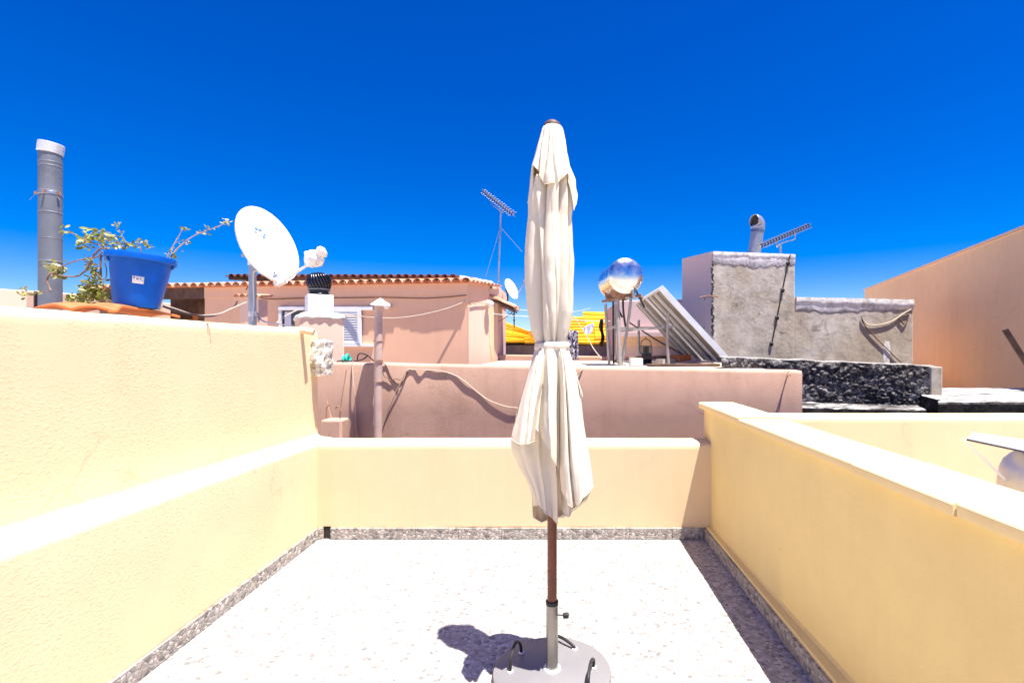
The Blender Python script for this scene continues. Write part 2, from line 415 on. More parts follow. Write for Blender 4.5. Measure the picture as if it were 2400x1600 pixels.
# ------------------------------------------------------------------ setting: ground and terrace floor
GZ = -3.4
g = MB(); rr = 3000
g.add([(-rr,-rr,GZ),(rr,-rr,GZ),(rr,rr,GZ),(-rr,rr,GZ)], [[0,1,2,3]])
tag(g.build('ground', M['ground'], org=(0,0,GZ)), kind='structure')
g = MB(); g.box(-1.93, 1.18, -3.6, 4.06, -.25, 0)
tag(g.build('terrace_floor', M['floor'], org=(0,0,0)), kind='structure')

# ------------------------------------------------------------------ terrace walls
def arc(cx, cz, r, a0, a1, n=5):
    return [(cx + r*math.cos(R(lerp(a0,a1,i/n))), cz + r*math.sin(R(lerp(a0,a1,i/n)))) for i in range(n+1)]
def wob(y, k, amp): return amp*(nz((y*1.3, k*7.1, 3)) + .5*nz((y*5, k*3.3, 9)))

# left: low wall with ledge, tall wall behind it
org = V(-2, 1, 0)
lw = thing('terrace_wall', org, 'tall pale yellow stucco wall with a rounded white ledge half way up, left of the floor', 'wall')
rings = []; ys = [-3.6 + i*.06 for i in range(132)]; ys = [y for y in ys if y < 4.26] + [4.285]
for y in ys:
    xl = -1.888 + wob(y, 1, .004); zl = interp([(1.5, .79), (4, .748)], y) + wob(y, 2, .006)
    xi = interp([(-3.6, -2.07), (2, -2.07), (4.285, -2.020)], y) + wob(y, 3, .004); zt = 1.6475 + wob(y, 4, .008)
    p = [(xl, -.2), (xl, .3), (xl, .55), (xl, zl-.035)] + arc(xl-.028, zl-.03, .028, 15, 85, 4)
    p += [(xl-.08, zl+.004), (xl-.12, zl+.006)]
    p += [(xi + .04*(1-math.sin(R(a))), zl+.008+.035*(1-math.cos(R(a)))) for a in (0, 20, 40, 60, 75, 90)]
    p += [(xi, .98), (xi, 1.2), (xi, 1.4), (xi, zt-.07)] + arc(xi-.05, zt-.05, .05, 5, 88, 6) + [(xi-.15, zt+.004)]
    p += arc(xi-.23, zt-.03, .03, 90, 180, 4) + [(xi-.26, -.2)]
    rings.append([V(x, y, z) for x, z in p])
MB().loft(rings).build('wall_body', M['yellow'], lw, angle=50)
MB().box(-1.886, -1.872, -3.6, 3.983, .003, .087).build('skirting', M['skirt'], lw)
# plaster lip near the far end of the top
lip = MB(); lip.tube(smooth_path([V(-2.16, 4.03, 1.628), V(-2.03, 4.03, 1.627), V(-1.98, 4.035, 1.622), V(-1.935, 4.04, 1.61)]), [.027]*19, 10)
lip.build('plaster_lip', M['yellow'], lw)

# back parapet with drain hole
bw = thing('parapet', V(-.3, 4.13, 0), 'low yellow parapet with white rounded top and pebble skirting, behind the parasol', 'wall')
hx0, hx1, hz = -1.842, -1.782, .098
def parapet(mb, x0, x1, y0, y1, z0, z1, k):
    n = max(2, int((x1-x0)/.06)); rg = []
    for i in range(n+1):
        x = lerp(x0, x1, i/n); zt = z1 + wob(x, k, .005); yf = y0 + wob(x, k+1, .003)
        p = [(yf, z0), (yf, lerp(z0, zt, .5)), (yf, zt-.05)] + [(yf+.032*(1-math.cos(R(a))), zt-.032+.032*math.sin(R(a))) for a in (10,35,60,90)]
        p += [(yf+.12, zt+.004)] + [(y1-.03*(1-math.sin(R(a))), zt-.03+.03*math.cos(R(a))) for a in (0,30,60,90)] + [(y1, z0)]
        rg.append([V(x, y, z) for y, z in p])
    mb.loft(rg)
m_ = MB(); parapet(m_, -1.95, 1.205, 4.0, 4.27, hz, .745, 11)
m_.box(-1.95, hx0, 4.0005, 4.268, -.2, hz); m_.box(hx1, 1.2, 4.0005, 4.268, -.2, hz)
m_.box(hx0-.003, hx1+.003, 4.12, 4.26, -.2, hz+.002)
m_.build('wall_body', M['yellow_smooth'], bw, angle=50)
MB().box(hx0-.002, hx1+.002, 4.006, 4.118, -.19, hz-.002).build('drain_shade_block', M['dark'], bw)  # dark block fills the recess in place of its shade
x = -1.868; k = 0
sk = MB(); sk.box(-1.870, hx0-.004, 3.984, 3.9995, .003, .086)
x = hx1 + .004
for k in range(12):
    w = .333; x1 = min(x+w, 1.127)
    sk.box(x, x1-.003, 3.984-random.random()*.003, 3.9995, .003, .086+random.random()*.003); x = x1
    if x >= 1.126: break
sk.build('skirting', M['skirt'], bw)

# right wall with coping
rw = thing('side_wall', V(1.3, 1, 0), 'shaded yellow terrace wall with a flat white coping, right of the floor', 'wall')
rings = []
for y in [-3.6 + i*.08 for i in range(99)] + [4.262]:
    xf = interp([(-3.6, 1.235), (2, 1.215), (3.98, 1.19), (4.02, 1.19), (4.262, 1.217)], y) + wob(y, 21, .004)
    p = [(1.146, -.2), (1.147, .088), (1.152+wob(y, 25, .003), .1), (xf-.012, .103+wob(y, 22, .004)), (xf, .118), (xf, .5), (xf, .9), (xf+.0, .988), (1.435, .988), (1.435, -.2)]
    rings.append([V(a, y, b) for a, b in p])
MB().loft(rings).build('wall_body', M['yellow_shaded'], rw, angle=40)
MB().box(1.130, 1.1455, -3.6, 3.983, .003, .087).build('skirting', M['skirt'], rw)
def coping(y0, y1, dz, dx):
    n = int((y1-y0)/.07)+2; rg = []
    for i in range(n+1):
        y = lerp(y0, y1, i/n); xl = 1.168+dx+wob(y, 31, .005); xr = 1.462+wob(y, 32, .005); zt = 1.032+dz+wob(y, 33, .003)
        rg.append([V(a, y, b) for a, b in [(xl+.004, .989), (xl, .995), (xl, zt-.007), (xl+.007, zt), (1.3, zt+.004), (xr-.006, zt), (xr, zt-.006), (xr, .989)]])
    return MB().loft(rg).build('coping', M['coping'], rw, angle=40)
coping(3.325, 4.285, .006, 0); coping(2.02, 3.322, -.004, .001); coping(1.5, 2.017, -.001, -.012); coping(-3.6, 1.497, .002, -.004)
m_ = MB(); m_.box(1.222, 1.30, 4.262, 4.33, -.2, .975)
m_.build('wall_stub', M['yellow_smooth'], rw, bevel=.012)

# second parapet beyond the right wall
m_ = MB(); parapet(m_, 1.44, 7.0, 4.06, 4.32, -.8, .945, 41)
tag(m_.build('neighbour_parapet', M['yellow_smooth'], angle=50), 'sunlit cream parapet running off to the right beyond the white coping', 'wall')
m_ = MB(); m_.box(1.437, 7.0, -3.6, 4.058, -1.0, -.78)
tag(m_.build('lower_roof_floor', M['roof_screed'], org=(4, 0, -.8)), kind='structure')

# rubble stub at the end of the left wall
m_ = MB(); c = at(753, 840, 4.27); gr = 18
for ax in range(3):
    for sg in (-1, 1):
        rows = []
        for i in range(gr+1):
            row = []
            for j in range(gr+1):
                q = [0,0,0]; q[ax] = sg; q[(ax+1)%3] = 2*i/gr-1; q[(ax+2)%3] = 2*j/gr-1
                q = Vector(q); rnd = q.normalized()
                q = q*.62 + rnd*.50
                p = Vector((q.x*.064, q.y*.10, q.z*.138))
                d = .020*nz(p*14+c) + .012*nz(p*40)
                row.append(c + p + rnd*d)
            rows.append(row)
        m_.grid(rows)
tag(m_.build('broken_masonry', M['rubble']), 'pitted white lump of broken masonry sticking out of the tall yellow wall end', 'masonry')

# ------------------------------------------------------------------ parasol
D0 = 2.3
UX = at(1294, 0, D0).x
pb = thing('umbrella_stand', V(UX, D0, 0), 'round grey parasol base plate with steel socket tube standing on the pebble floor', 'umbrella stand')
MB().lathe([(.02, .004), (.255, .004), (.262, .01), (.265, .02), (.265, .036), (.262, .042), (.255, .0455), (.03, .0465)], (UX, D0, 0), seg=96).build('base_plate', M['base_grey'], pb)
MB().lathe([(.0265, .047), (.0265, .345), (.025, .35), (.023, .35), (.023, .33)], (UX, D0, 0), seg=32).build('socket_tube', M['steel'], pb)
MB().lathe([(.0285, .336), (.0285, .352), (.023, .354)], (UX, D0, 0), seg=32, caps=False).build('tube_collar', M['black'], pb)
MB().lathe([(.039, .0466), (.038, .053), (.0275, .056)], (UX, D0, 0), seg=32, caps=False).build('tube_flange', M['white_metal'], pb)
kn = MB(); kc = V(UX+.062, D0-.012, .292)
kn.lathe([(.009, -.013), (.0145, -.011), (.0145, .010), (.011, .0125)], kc, (.97, -.15, .12), 6)
kno = kn.build('tightening_knob', M['black'], pb, bevel=.002)
MB().tube([V(UX+.022, D0-.006, .291), kc], .004, 8).build('bolt', M['steel'], kno)
def rope(pts):
    MB().tube(smooth_path(pts, 8), .0072, 10).build('rope_handle', M['black'], pb)
def onplate(px, py, z):
    D = (CAMZ - z)*F/(py - CY); return V((px-CX)/F*D, D, z)
a = onplate(1196, 1572, .046); b = onplate(1222, 1528, .046)
rope([a-V(0,0,.01), a+V(.002,.0,.05), lerp(a,b,.3)+V(0,0,.085), lerp(a,b,.65)+V(0,0,.08), b+V(-.004,0,.035), b-V(0,0,.01)])
a = onplate(1300, 1500, .046); b = onplate(1347, 1519, .046)
rope([a-V(0,0,.01), a+V(.01,0,.022), lerp(a,b,.5)+V(0,0,.026), b+V(-.006,0,.012), b-V(0,0,.01)])
a = onplate(1381, 1612, .046); b = onplate(1391, 1562, .046)
rope([a-V(0,0,.01), a+V(-.004,0,.04), lerp(a,b,.4)+V(-.004,0,.062), lerp(a,b,.75)+V(-.002,0,.055), b+V(.001,0,.03), b-V(0,0,.01)])
for p in (onplate(1196,1572,.0467), onplate(1222,1528,.0467), onplate(1347,1519,.0467), onplate(1391,1562,.0467)):
    MB().lathe([(.014, 0), (.013, .003), (.008, .004)], p, seg=16, caps=False).build('eyelet', M['white_metal'], pb)

pa = thing('parasol', V(UX, D0, .35), 'closed cream parasol on a brown wooden pole, cloth tied round the middle', 'parasol')
MB().lathe([(.0215, .06), (.0215, 1.4), (.02, 2.44)], (UX, D0, 0), seg=24).build('pole', M['wood_pole'], pa)
MB().lathe([(.036, 2.468), (.037, 2.474), (.037, 2.488), (.033, 2.494), (.02, 2.503), (.004, 2.506)], (UX, D0, 0), seg=24).build('finial', M['brown_plastic'], pa)
def zpx(py): return CAMZ + (CY - py)/F*D0
def rpx(d): return d/F*D0
C0 = 1294
body = [(425,1243,1345),(463,1238,1346),(511,1237,1343),(560,1232,1345),(611,1229,1348),(672,1230,1345),(732,1237,1343),(772,1244,1335),(804,1255,1326),(822,1257,1330)]
L_ = [(y, rpx(C0-a)) for y,a,b in body]; R_ = [(y, rpx(b-C0)) for y,a,b in body]
CREASE = [(-104, .9, 7, .74), (-66, -.8, 8, .82), (-133, .3, 8, .5), (-30, .5, 9, .55), (-84, .5, 5, .25), (-160, -.4, 12, .42), (8, .2, 13, .42), (48, .3, 14, .45), (86, -.3, 13, .45), (124, .2, 14, .45), (165, .3, 13, .42)]
def angd(a, b): return (a-b+180) % 360 - 180
def body_pt(th, py, scale=1.0, depthk=1.0):
    a = R(th); cx = math.cos(a)
    rl, rr_ = interp(L_, py), interp(R_, py)
    r = lerp(rl, rr_, (cx+1)/2)
    t = (py-425)/400
    cre = 0
    for (c, dr, w, dp) in CREASE:
        cc = c + dr*22*(t-.5) + 5*math.sin(t*5+c)
        d = angd(th, cc)/(w*(1.0+.5*math.sin(t*4+c*.1)))
        cre = max(cre, dp*math.exp(-abs(d)**1.25)*(.65+.5*math.sin(t*3.1+c)))
    side = abs(cx)**6
    r *= (1 - cre*depthk*(1-.75*side))*(1 + .018*math.sin(a*13+t*7)*(1-side)) * scale
    r += .003*nz((th*.06, t*9, 2)) 
    return V(UX + r*math.cos(a), D0 + .93*r*math.sin(a), zpx(py))
rows = []; NT_ = 260
for i in range(90):
    py = lerp(420, 822, i/89)
    rows.append([body_pt(k*360/NT_, py) for k in range(NT_)])
can = MB().grid(rows, True)
# --- skirt below the strap : overlapping folded panels
def patch(mb, ctrl, nu=36, nv=44, folds=(), amp=.006, seed=0):
    rows_ = [[at(px, py, D0 + dd) for px, py, dd in row] for row in ctrl]
    out = []
    for j in range(nv+1):
        v = j/nv; base = []
        cols = [sample([row[c] for row in rows_], v) for c in range(len(rows_[0]))]
        for i in range(nu+1):
            u = i/nu; p = sample(cols, u)
            d = 0
            for (u0, w, h) in folds: d += 1.25*h*math.exp(-abs((u-u0-.05*math.sin(v*4+u0*9))/w)**1.25)*min(1, v*2.2+.25)
            d += amp*nz((u*3.0, v*2.2, seed*5.3)) + amp*.4*nz((u*9, v*5, seed))
            base.append(p + V(amp*.5*nz((u*4, v*3, seed+9)), d, amp*.35*nz((u*6, v*4, seed+17))))
        out.append(base)
    mb.grid(out)
    mb.tube([p - V(0, .001, 0) for p in out[-1]], .0011, 6)
patch(can, [[(1255,815,.0),(1262,817,-.045),(1270,817,-.062),(1279,818,-.055)],
            [(1237,880,-.05),(1250,880,-.11),(1264,880,-.12),(1274,885,-.085)],
            [(1216,955,-.10),(1232,955,-.16),(1252,950,-.165),(1263,945,-.10)],
            [(1198,1028,-.13),(1221,1041,-.20),(1240,1038,-.19),(1254,1033,-.11)]], folds=[(.42,.05,.018),(.72,.05,-.012)], seed=1)
patch(can, [[(1255,815,.01),(1264,817,-.03),(1278,817,-.05),(1296,818,-.05)],
            [(1225,930,-.03),(1240,930,-.06),(1270,930,-.06),(1298,930,-.07)],
            [(1198,1030,-.07),(1226,1035,-.07),(1263,1035,-.035),(1300,1035,-.06)],
            [(1213,1085,.02),(1237,1088,-.03),(1268,1092,-.03),(1303,1090,-.075)],
            [(1239,1138,.02),(1256,1150,-.035),(1278,1158,-.04),(1306,1150,-.085)],
            [(1250,1186,.03),(1262,1186,-.045),(1284,1205,-.07),(1307,1229,-.09)]], folds=[(.3,.06,.012),(.62,.05,-.016),(.85,.05,.012)], seed=2)
patch(can, [[(1264,816,-.045),(1280,817,-.070),(1295,817,-.074),(1311,816,-.06)],
            [(1260,900,-.08),(1281,900,-.125),(1298,900,-.115),(1314,900,-.065)],
            [(1256,980,-.10),(1278,985,-.15),(1300,990,-.14),(1315,1000,-.07)],
            [(1256,1003,-.11),(1279,1044,-.16),(1303,1090,-.14),(1314,1105,-.08)]], folds=[(.2,.07,.02),(.45,.05,-.012),(.8,.06,.022)], seed=3)
patch(can, [[(1306,816,-.055),(1317,817,-.062),(1325,816,-.045),(1331,815,0)],
            [(1312,900,-.08),(1327,900,-.125),(1344,900,-.08),(1357,900,.0)],
            [(1313,1000,-.10),(1332,1000,-.15),(1352,1000,-.10),(1369,1000,0)],
            [(1312,1100,-.10),(1336,1110,-.15),(1362,1100,-.12),(1386,1095,.0)],
            [(1316,1152,-.09),(1341,1188,-.14),(1368,1166,-.12),(1391,1140,0)]], folds=[(.22,.05,-.012),(.36,.035,.026),(.55,.05,-.01),(.68,.04,.012)], seed=4)
patch(can, [[(1308,818,.0),(1316,818,-.03),(1324,818,-.03),(1331,818,.01)],
            [(1308,1000,.0),(1325,1000,-.04),(1345,1000,-.03),(1360,1000,.03)],
            [(1315,1150,-.02),(1325,1155,-.07),(1338,1158,-.07),(1350,1150,.0)],
            [(1317,1192,-.03),(1324,1206,-.08),(1336,1206,-.08),(1343,1185,-.01)]], folds=[(.5,.1,-.01)], seed=5)
patch(can, [[(1327,818,.03),(1331,818,.01),(1333,820,-.01)],
            [(1338,865,.04),(1346,868,.0),(1347,872,-.03)],
            [(1350,905,.05),(1364,918,.0),(1360,914,-.03)],
            [(1352,945,.05),(1366,926,.01),(1358,940,-.02)]], nu=12, nv=20, seed=6, amp=.003)
patch(can, [[(1332,815,.0),(1312,816,.058),(1276,816,.058),(1254,815,.0)],
            [(1357,900,.0),(1330,900,.12),(1262,900,.12),(1232,900,.0)],
            [(1369,1000,.0),(1335,1000,.17),(1250,1000,.17),(1207,1000,.0)],
            [(1389,1130,.01),(1345,1180,.19),(1262,1195,.17),(1240,1135,.02)],
            [(1388,1140,.01),(1340,1192,.17),(1259,1214,.13),(1246,1160,.02)]], nu=60, folds=[(.2,.05,-.03),(.4,.05,-.03),(.6,.05,-.035),(.8,.05,-.03)], seed=7)
canopy = can.build('canopy', M['canvas'], pa, angle=70, solid=.0016, off=-1)
# strap
rows = []
for (py, k) in ((803, 1.0), (804, 1.02), (812, 1.03), (819, 1.02), (820, 1.0)):
    row = []
    for i in range(72):
        a = 2*math.pi*i/72; rl, rr_ = rpx(C0-1254), rpx(1333-C0)
        r = lerp(rl, rr_, (math.cos(a)+1)/2)*k + .0015*math.sin(a*9)
        row.append(V(UX+r*math.cos(a), D0+.95*r*math.sin(a), zpx(py)+.004*math.cos(a+.6)))
    rows.append(row)
MB().grid(rows, True).build('tie_strap', M['canvas'], canopy, angle=80, solid=.0015)
# wind vent cap on top
vent = [(298,1274,1316),(304,1270,1320),(330,1263,1326),(360,1254,1330),(390,1245,1336),(425,1241,1350),(485,1236,1352)]
VL = [(y, rpx(C0-a)) for y,a,b in vent]; VR = [(y, rpx(b-C0)) for y,a,b in vent]
HEM = [(0,478),(20,430),(45,480),(70,470),(95,440),(120,470),(150,475),(175,470),(195,462),(212,395),(232,420),(245,446),(262,449),(284,444),(300,432),(312,418),(326,440),(338,500),(349,485),(360,478)]
rows = []
for i in range(46):
    v = i/45; row = []
    for k in range(240):
        th = k*1.5; py = lerp(298, interp(HEM, th), v); a = R(th); cx = math.cos(a)
        r = lerp(interp(VL, py), interp(VR, py), (cx+1)/2)
        cre = 0
        for (c, w, dp) in ((-112, 7, .24), (-84, 5, .20), (-62, 8, .22), (-40, 7, .2), (-140, 8, .26), (-165, 8, .2), (0, 9, .2), (40, 10, .25), (80, 10, .25), (120, 10, .25)):
            cre = max(cre, dp*math.exp(-abs(angd(th, c+6*math.sin(v*3+c))/w)**1.3))
        r *= (1-cre*min(1, .25+v*1.2)*(1-.6*abs(cx)**6))*(1 + .05*v*v*math.sin(a*5+1)) + .0
        r += .0025*nz((th*.07, v*6, 5)) + .016*max(0, v-.75)*math.sin(a*7+.5)
        row.append(V(UX+r*cx, D0+.97*r*math.sin(a)-.006*v, zpx(py)))
    rows.append(row)
vc = MB().grid(rows, True).build('vent_cap', M['canvas'], canopy, angle=70, solid=.0016, off=-1)
MB().tube(rows[-1]+rows[-1][:2], .0012, 6).build('hem', M['canvas'], canopy)

# ------------------------------------------------------------------ mauve neighbour wall and its roof
mw_D = lambda px: interp([(500, 5.75), (748, 5.6), (1880, 5.0)], px)
P0 = at(430, 845, 5.8); P1 = at(748, 849, 5.6); P2 = at(1880, 869, 5.0)
m_ = MB(); n = 70; rg = []
dirw = (P2-P1).normalized(); nrm = V(-dirw.y, dirw.x, 0).normalized()
for i in range(n+1):
    p = lerp(P0, P1, i/18) if i <= 18 else lerp(P1, P2, (i-18)/(n-18)); x = p.x
    zt = p.z + wob(x, 51, .006); f = wob(x, 52, .004)
    pr = [(f, GZ), (f, .2), (f, .8), (f, zt-.03), (f+.01, zt-.008), (f+.03, zt), (.2, zt+.003), (.22, zt-.02), (.22, GZ)]
    rg.append([V(p.x, p.y, 0) + nrm*a + V(0, 0, b) for a, b in pr])
mauve = thing('mauve_wall', V(0, 5.4, GZ), 'mauve stuccoed house wall with cables and a downpipe, behind the low yellow parapet', 'wall')
m_.loft(rg).build('wall_body', M['mauve'], mauve, angle=50)
m_ = MB(); m_.prism([(P1.x+.1, P1.y+.225), (P2.x-.01, P2.y+.225), (2.9, 8.5), (2.9, 11.0), (-1.25, 11.0), (-1.25, 8)], 1.0, 1.235)
m_.build('roof_slab', M['roof_screed'], mauve)
# stub pillar with rebar hooks
st = thing('rebar_stub', at(775, 1000, 5.2)*V(1,1,0) if False else V((775-CX)/F*5.2, 5.2, GZ), 'short mauve pillar stub topped by two bent rusty rebar hooks', 'pillar stub')
a = at(754, 983, 5.25); b = at(803, 983, 5.25)
MB().box(a.x, b.x, 5.22, 5.42, GZ, a.z).build('pillar', M['mauve'], st, bevel=.02)
def hook(pts, nm='rebar_hook'):
    MB().tube(smooth_path([at(*p) for p in pts], 6), .007, 8).build(nm, M['rust'], st)
hook([(765,985,5.3),(765,960,5.3),(768,951,5.3),(774,948,5.3),(779,953,5.3)])
hook([(797,985,5.3),(798,965,5.3),(796,956,5.3),(791,952,5.3),(786,957,5.3)])
hook([(778,985,5.36),(772,965,5.42),(766,940,5.48)])

# vent pipe in front of the mauve wall
def pole_at(px, D): return (px-CX)/F*D
vp = thing('vent_pipe', V(pole_at(886.5, 5.4), 5.4, GZ), 'tall pink painted vent pipe with white conical cap, tied against the mauve wall', 'pipe')
vx = pole_at(886.5, 5.4); ztop = CAMZ + (CY-713)/F*5.4
MB().tube([V(vx, 5.4, GZ), V(vx-.003, 5.4, .9), V(vx+.004, 5.4, ztop)], .041, 20).build('pipe_body', M['pipe_pink'], vp)
MB().lathe([(.098, -.01), (.1, 0), (.055, .034), (.012, .066), (.003, .068)], (vx+.025, 5.39, ztop-.005), (.08,-.1,1), 20).build('cap', M['white_metal'], vp)
for py in (798, 845, 850, 893, 896):
    z = CAMZ + (CY-py)/F*5.4; pts = [V(vx+.0455*math.cos(t), 5.4+.0455*math.sin(t), z+.008*math.sin(t*1.0+py)) for t in [i*math.pi/12 for i in range(25)]]
    MB().tube(pts, .0035, 6).build('wire_tie', M['rust'], vp)

# ------------------------------------------------------------------ cables
def cable(pts, r, m, label, cat='cable', name='cable', group=None, n=6):
    return tag(MB().tube(smooth_path([p if isinstance(p, Vector) else at(*p) for p in pts], n), r, 6).build(name, m), label, cat, group)
def onwall(px, py, off=.02):
    D = interp([(748, 5.6), (1880, 5.0)], px) - off; return (px, py, D)
cable([onwall(827,846,.0), onwall(826,862,.012), onwall(829,905,.04), onwall(833,945,.028), onwall(835,990,.014), onwall(838,1030,.02)], .007, M['cable_white'], 'pale cable hanging down the mauve wall left of the pink pipe')
cable([onwall(888,1030,.03), onwall(901,985,.02), onwall(918,940,.025), onwall(936,903,.03), onwall(951,872,.03), onwall(957,865,.02), onwall(968,866,.015), onwall(986,867,.028), onwall(1000,867,.019), onwall(1020,868,.021), onwall(1045,872,.019), onwall(1060,877,.017), onwall(1075,884,.022), onwall(1095,898,.026), onwall(1120,920,.022), onwall(1150,940,.028), onwall(1185,952,.034), onwall(1205,955,.036), onwall(1240,958,.03)], .006, M['cable_white'], 'thin pale cable sagging across the mauve wall, throwing a thick jagged shadow')
cable([onwall(896,850,.02), onwall(906,858,.01), onwall(915,880,.01), onwall(925,895,.011), onwall(935,899,.01), onwall(945,893,.011), onwall(952,880,.013), onwall(955,870,.013)], .006, M['cable_brown'], 'brown cable looping from the pink pipe to the top of the pale wire')
cable([onwall(896,866,.02), onwall(900,881,.02), onwall(908,885,.02), onwall(917,892,.02), onwall(926,888,.02), onwall(938,890,.03)], .005, M['cable_brown'], 'short brown wire drooping right of the pink pipe')
cable([onwall(1372,856,-.05), onwall(1365,866,.02), onwall(1350,880,.03), onwall(1330,905,.03)], .006, M['cable_white'], 'pale wire stub bent over the mauve wall top, right of the parasol')
m_ = MB(); m_.tube([at(*onwall(1848,870,.0)), at(*onwall(1846,880,.05)), at(*onwall(1842,888,.05))], .007, 6); m_.tube([at(*onwall(1846,876,.02)), at(*onwall(1853,880,.06))], .005, 6)
tag(m_.build('wire_hook', M['rust']), 'rusty bent wire hook near the right end of the mauve wall', 'hook')
m_ = MB(); m_.tube([at(*onwall(812,866,.0)), at(*onwall(812,867,.09))], .004, 6)
tag(m_.build('nail', M['rust']), 'thin nail sticking out of the mauve wall left of the hanging cable', 'nail')
# things lying on the wall top by the pipe
t_ = thing('teal_hose', at(812, 846, 5.75), 'small coil of teal ribbed hose on the mauve wall by the pink chimney', 'hose')
m_ = MB(); pts = []
for i in range(64):
    a = i/63*2*math.pi*4; c = lerp(at(804, 846, 5.75), at(819, 838, 5.75), i/63); pts.append(c + V(.012*math.sin(a*.5), .05*math.cos(a), .045*math.sin(a)))
m_.tube(pts, .011, 8).build('coil', M['teal'], t_)
cable([(790,847,5.7),(805,845,5.68),(830,846,5.66),(850,842,5.66),(862,833,5.66)], .008, M['black'], 'thick black cable lying along the mauve wall top below the shutter', name='cable')
cable([(838,846,5.7),(839,833,5.7),(845,828,5.7),(860,832,5.65),(872,842,5.6),(882,850,5.5)], .007, M['black'], 'black cable arching up from the wall top beside the pink pipe')

# ------------------------------------------------------------------ pink chimney with turbine
CD = 6.6
ch = thing('chimney', V(pole_at(752, CD), CD+.25, GZ), 'square pink chimney with a white collar and a black spinning turbine cowl', 'chimney')
RC = R(33); cf = V(math.sin(RC), -math.cos(RC), 0); cs = V(math.cos(RC), math.sin(RC), 0)
ctr = at(748, 738, CD+.25); sz = .53; zs = CAMZ+(CY-738)/F*CD
def cpt(u, v, z): p = ctr + cs*u - cf*v; return V(p.x, p.y, z)
def csq(h, z, k=1): return [cpt(-h, -h*k, z), cpt(h, -h*k, z), cpt(h, h, z), cpt(-h, h, z)]
MB().hexa(csq(sz/2, GZ), csq(sz/2, zs)).build('stack', M['pink_light'], ch, bevel=.01)
z = zs; m_ = MB(); rows = []
for i in range(21):
    row = []
    for j in range(21):
        u, v = i/20, j/20; e = min(u, 1-u, v, 1-v); h = sz/2+.022
        p = cpt(lerp(-h, h, u), lerp(-h, h, v), 0)
        row.append(V(p.x+.016*nz((u*9,v*9,1)), p.y+.016*nz((u*8,v*8,4)), z-.035+.07*min(1, e*7)**.5+.03*nz((u*9, v*9, 2))*(1 if e < .1 else .4)))
    rows.append(row)
m_.grid(rows); m_.build('mortar_cap', M['mortar'], ch, angle=60, solid=.03, off=-1)
zt = CAMZ+(CY-690)/F*(CD+.12); cb = ctr + cs*.0
MB().hexa(csq(.155, z-.01), csq(.155, zt)).build('collar_box', M['white_paint'], ch, bevel=.006)
tc = V(ctr.x, ctr.y, zt)
MB().lathe([(.13, -.005), (.13, .02), (.118, .035), (.118, .05), (.135, .055), (.135, .075)], tc, seg=28).build('turbine_neck', M['black_metal'], ch)
tb = MB(); NB = 22; bh = .225; zc = tc.z+.075
for k in range(NB):
    rows = []
    for i in range(11):
        v = i/10; ph = math.pi*(.14+.80*v); rad = .152*math.sin(ph)**.62; h = zc + bh*(1-math.cos(math.pi*v*.98))/2
        th = 2*math.pi*k/NB - v*1.0
        rows.append([V(tc.x+rad*f*math.cos(th+d), tc.y+rad*f*math.sin(th+d), h) for d, f in ((0, 1.0), (.10, 1.02), (.19, .97), (.27, .86))])
    tb.grid(rows)
tu = tb.build('turbine', M['black_metal'], ch, angle=60, solid=.0012)
MB().lathe([(.07, -.012), (.055, .0), (.02, .008), (.002, .01)], (tc.x, tc.y, zc+bh), seg=20).build('turbine_top', M['black_metal'], tu)
MB().lathe([(.138, 0), (.14, .008), (.138, .016)], (tc.x, tc.y, zc-.004), seg=28).build('turbine_ring', M['steel'], tu)

# ------------------------------------------------------------------ grey flue pipe at far left
FD = 3.8; fx = pole_at(118, FD); zt = CAMZ+(CY-352)/F*FD; r = .0665
fl = thing('flue_pipe', V(fx, FD, .9), 'tall grey metal flue pipe with a bright slanted rim, behind the tall yellow wall', 'flue')
MB().lathe([(r, 0), (r, zt-.9)], (fx, FD, .9), seg=40).build('pipe_body', M['grey_pipe'], fl)
for py, rr_, h in ((383, .0012, .006), (392, .0012, .006), (500, .0014, .007), (560, .0008, .004), (614, .0018, .009), (622, .0012, .006), (450, .0012, .006)):
    z = CAMZ+(CY-py)/F*FD
    MB().lathe([(r, -h), (r+rr_, -h*.6), (r+rr_, h*.6), (r, h)], (fx, FD, z), seg=40, caps=False).build('seam', M['grey_pipe'], fl)
z = CAMZ+(CY-455)/F*FD
cl = MB().lathe([(r+.001, -.012), (r+.003, -.010), (r+.003, .010), (r+.001, .012)], (fx, FD, z), seg=40, caps=False).build('clamp', M['galv'], fl)
for th in (-2.7, -1.25, -.2):
    d = V(math.cos(th), math.sin(th), 0)
    MB().bar(V(fx, FD, z)+d*r, V(fx, FD, z)+d*(r+.022), .012, .02).build('clamp_lug', M['rust'], cl)
MB().tube([V(fx-.085, FD-.02, z-.002), V(fx-.135, FD-.02, z-.05)], .0018, 5).build('guy_wire', M['galv'], fl)
MB().tube([V(fx+.07, FD-.02, z-.02), V(fx+.09, FD-.02, z-.05)], .0018, 5).build('guy_wire', M['galv'], fl)
MB().lathe([(r+.001, -.02), (r+.008, -.015), (r+.009, .052), (r+.0055, .055), (r+.0035, .05), (r+.002, -.01)], (fx, FD, zt-.005), (.16, .0, 1), 40, False).build('rim', M['rim_metal'], fl)
m_ = MB(); m_.box(pole_at(85, 3.86), pole_at(89, 3.86), 3.84, 3.88, .9, CAMZ+(CY-683)/F*3.86)
tag(m_.build('post', M['dark_wood']), 'dark short post against the left of the grey flue pipe', 'post')

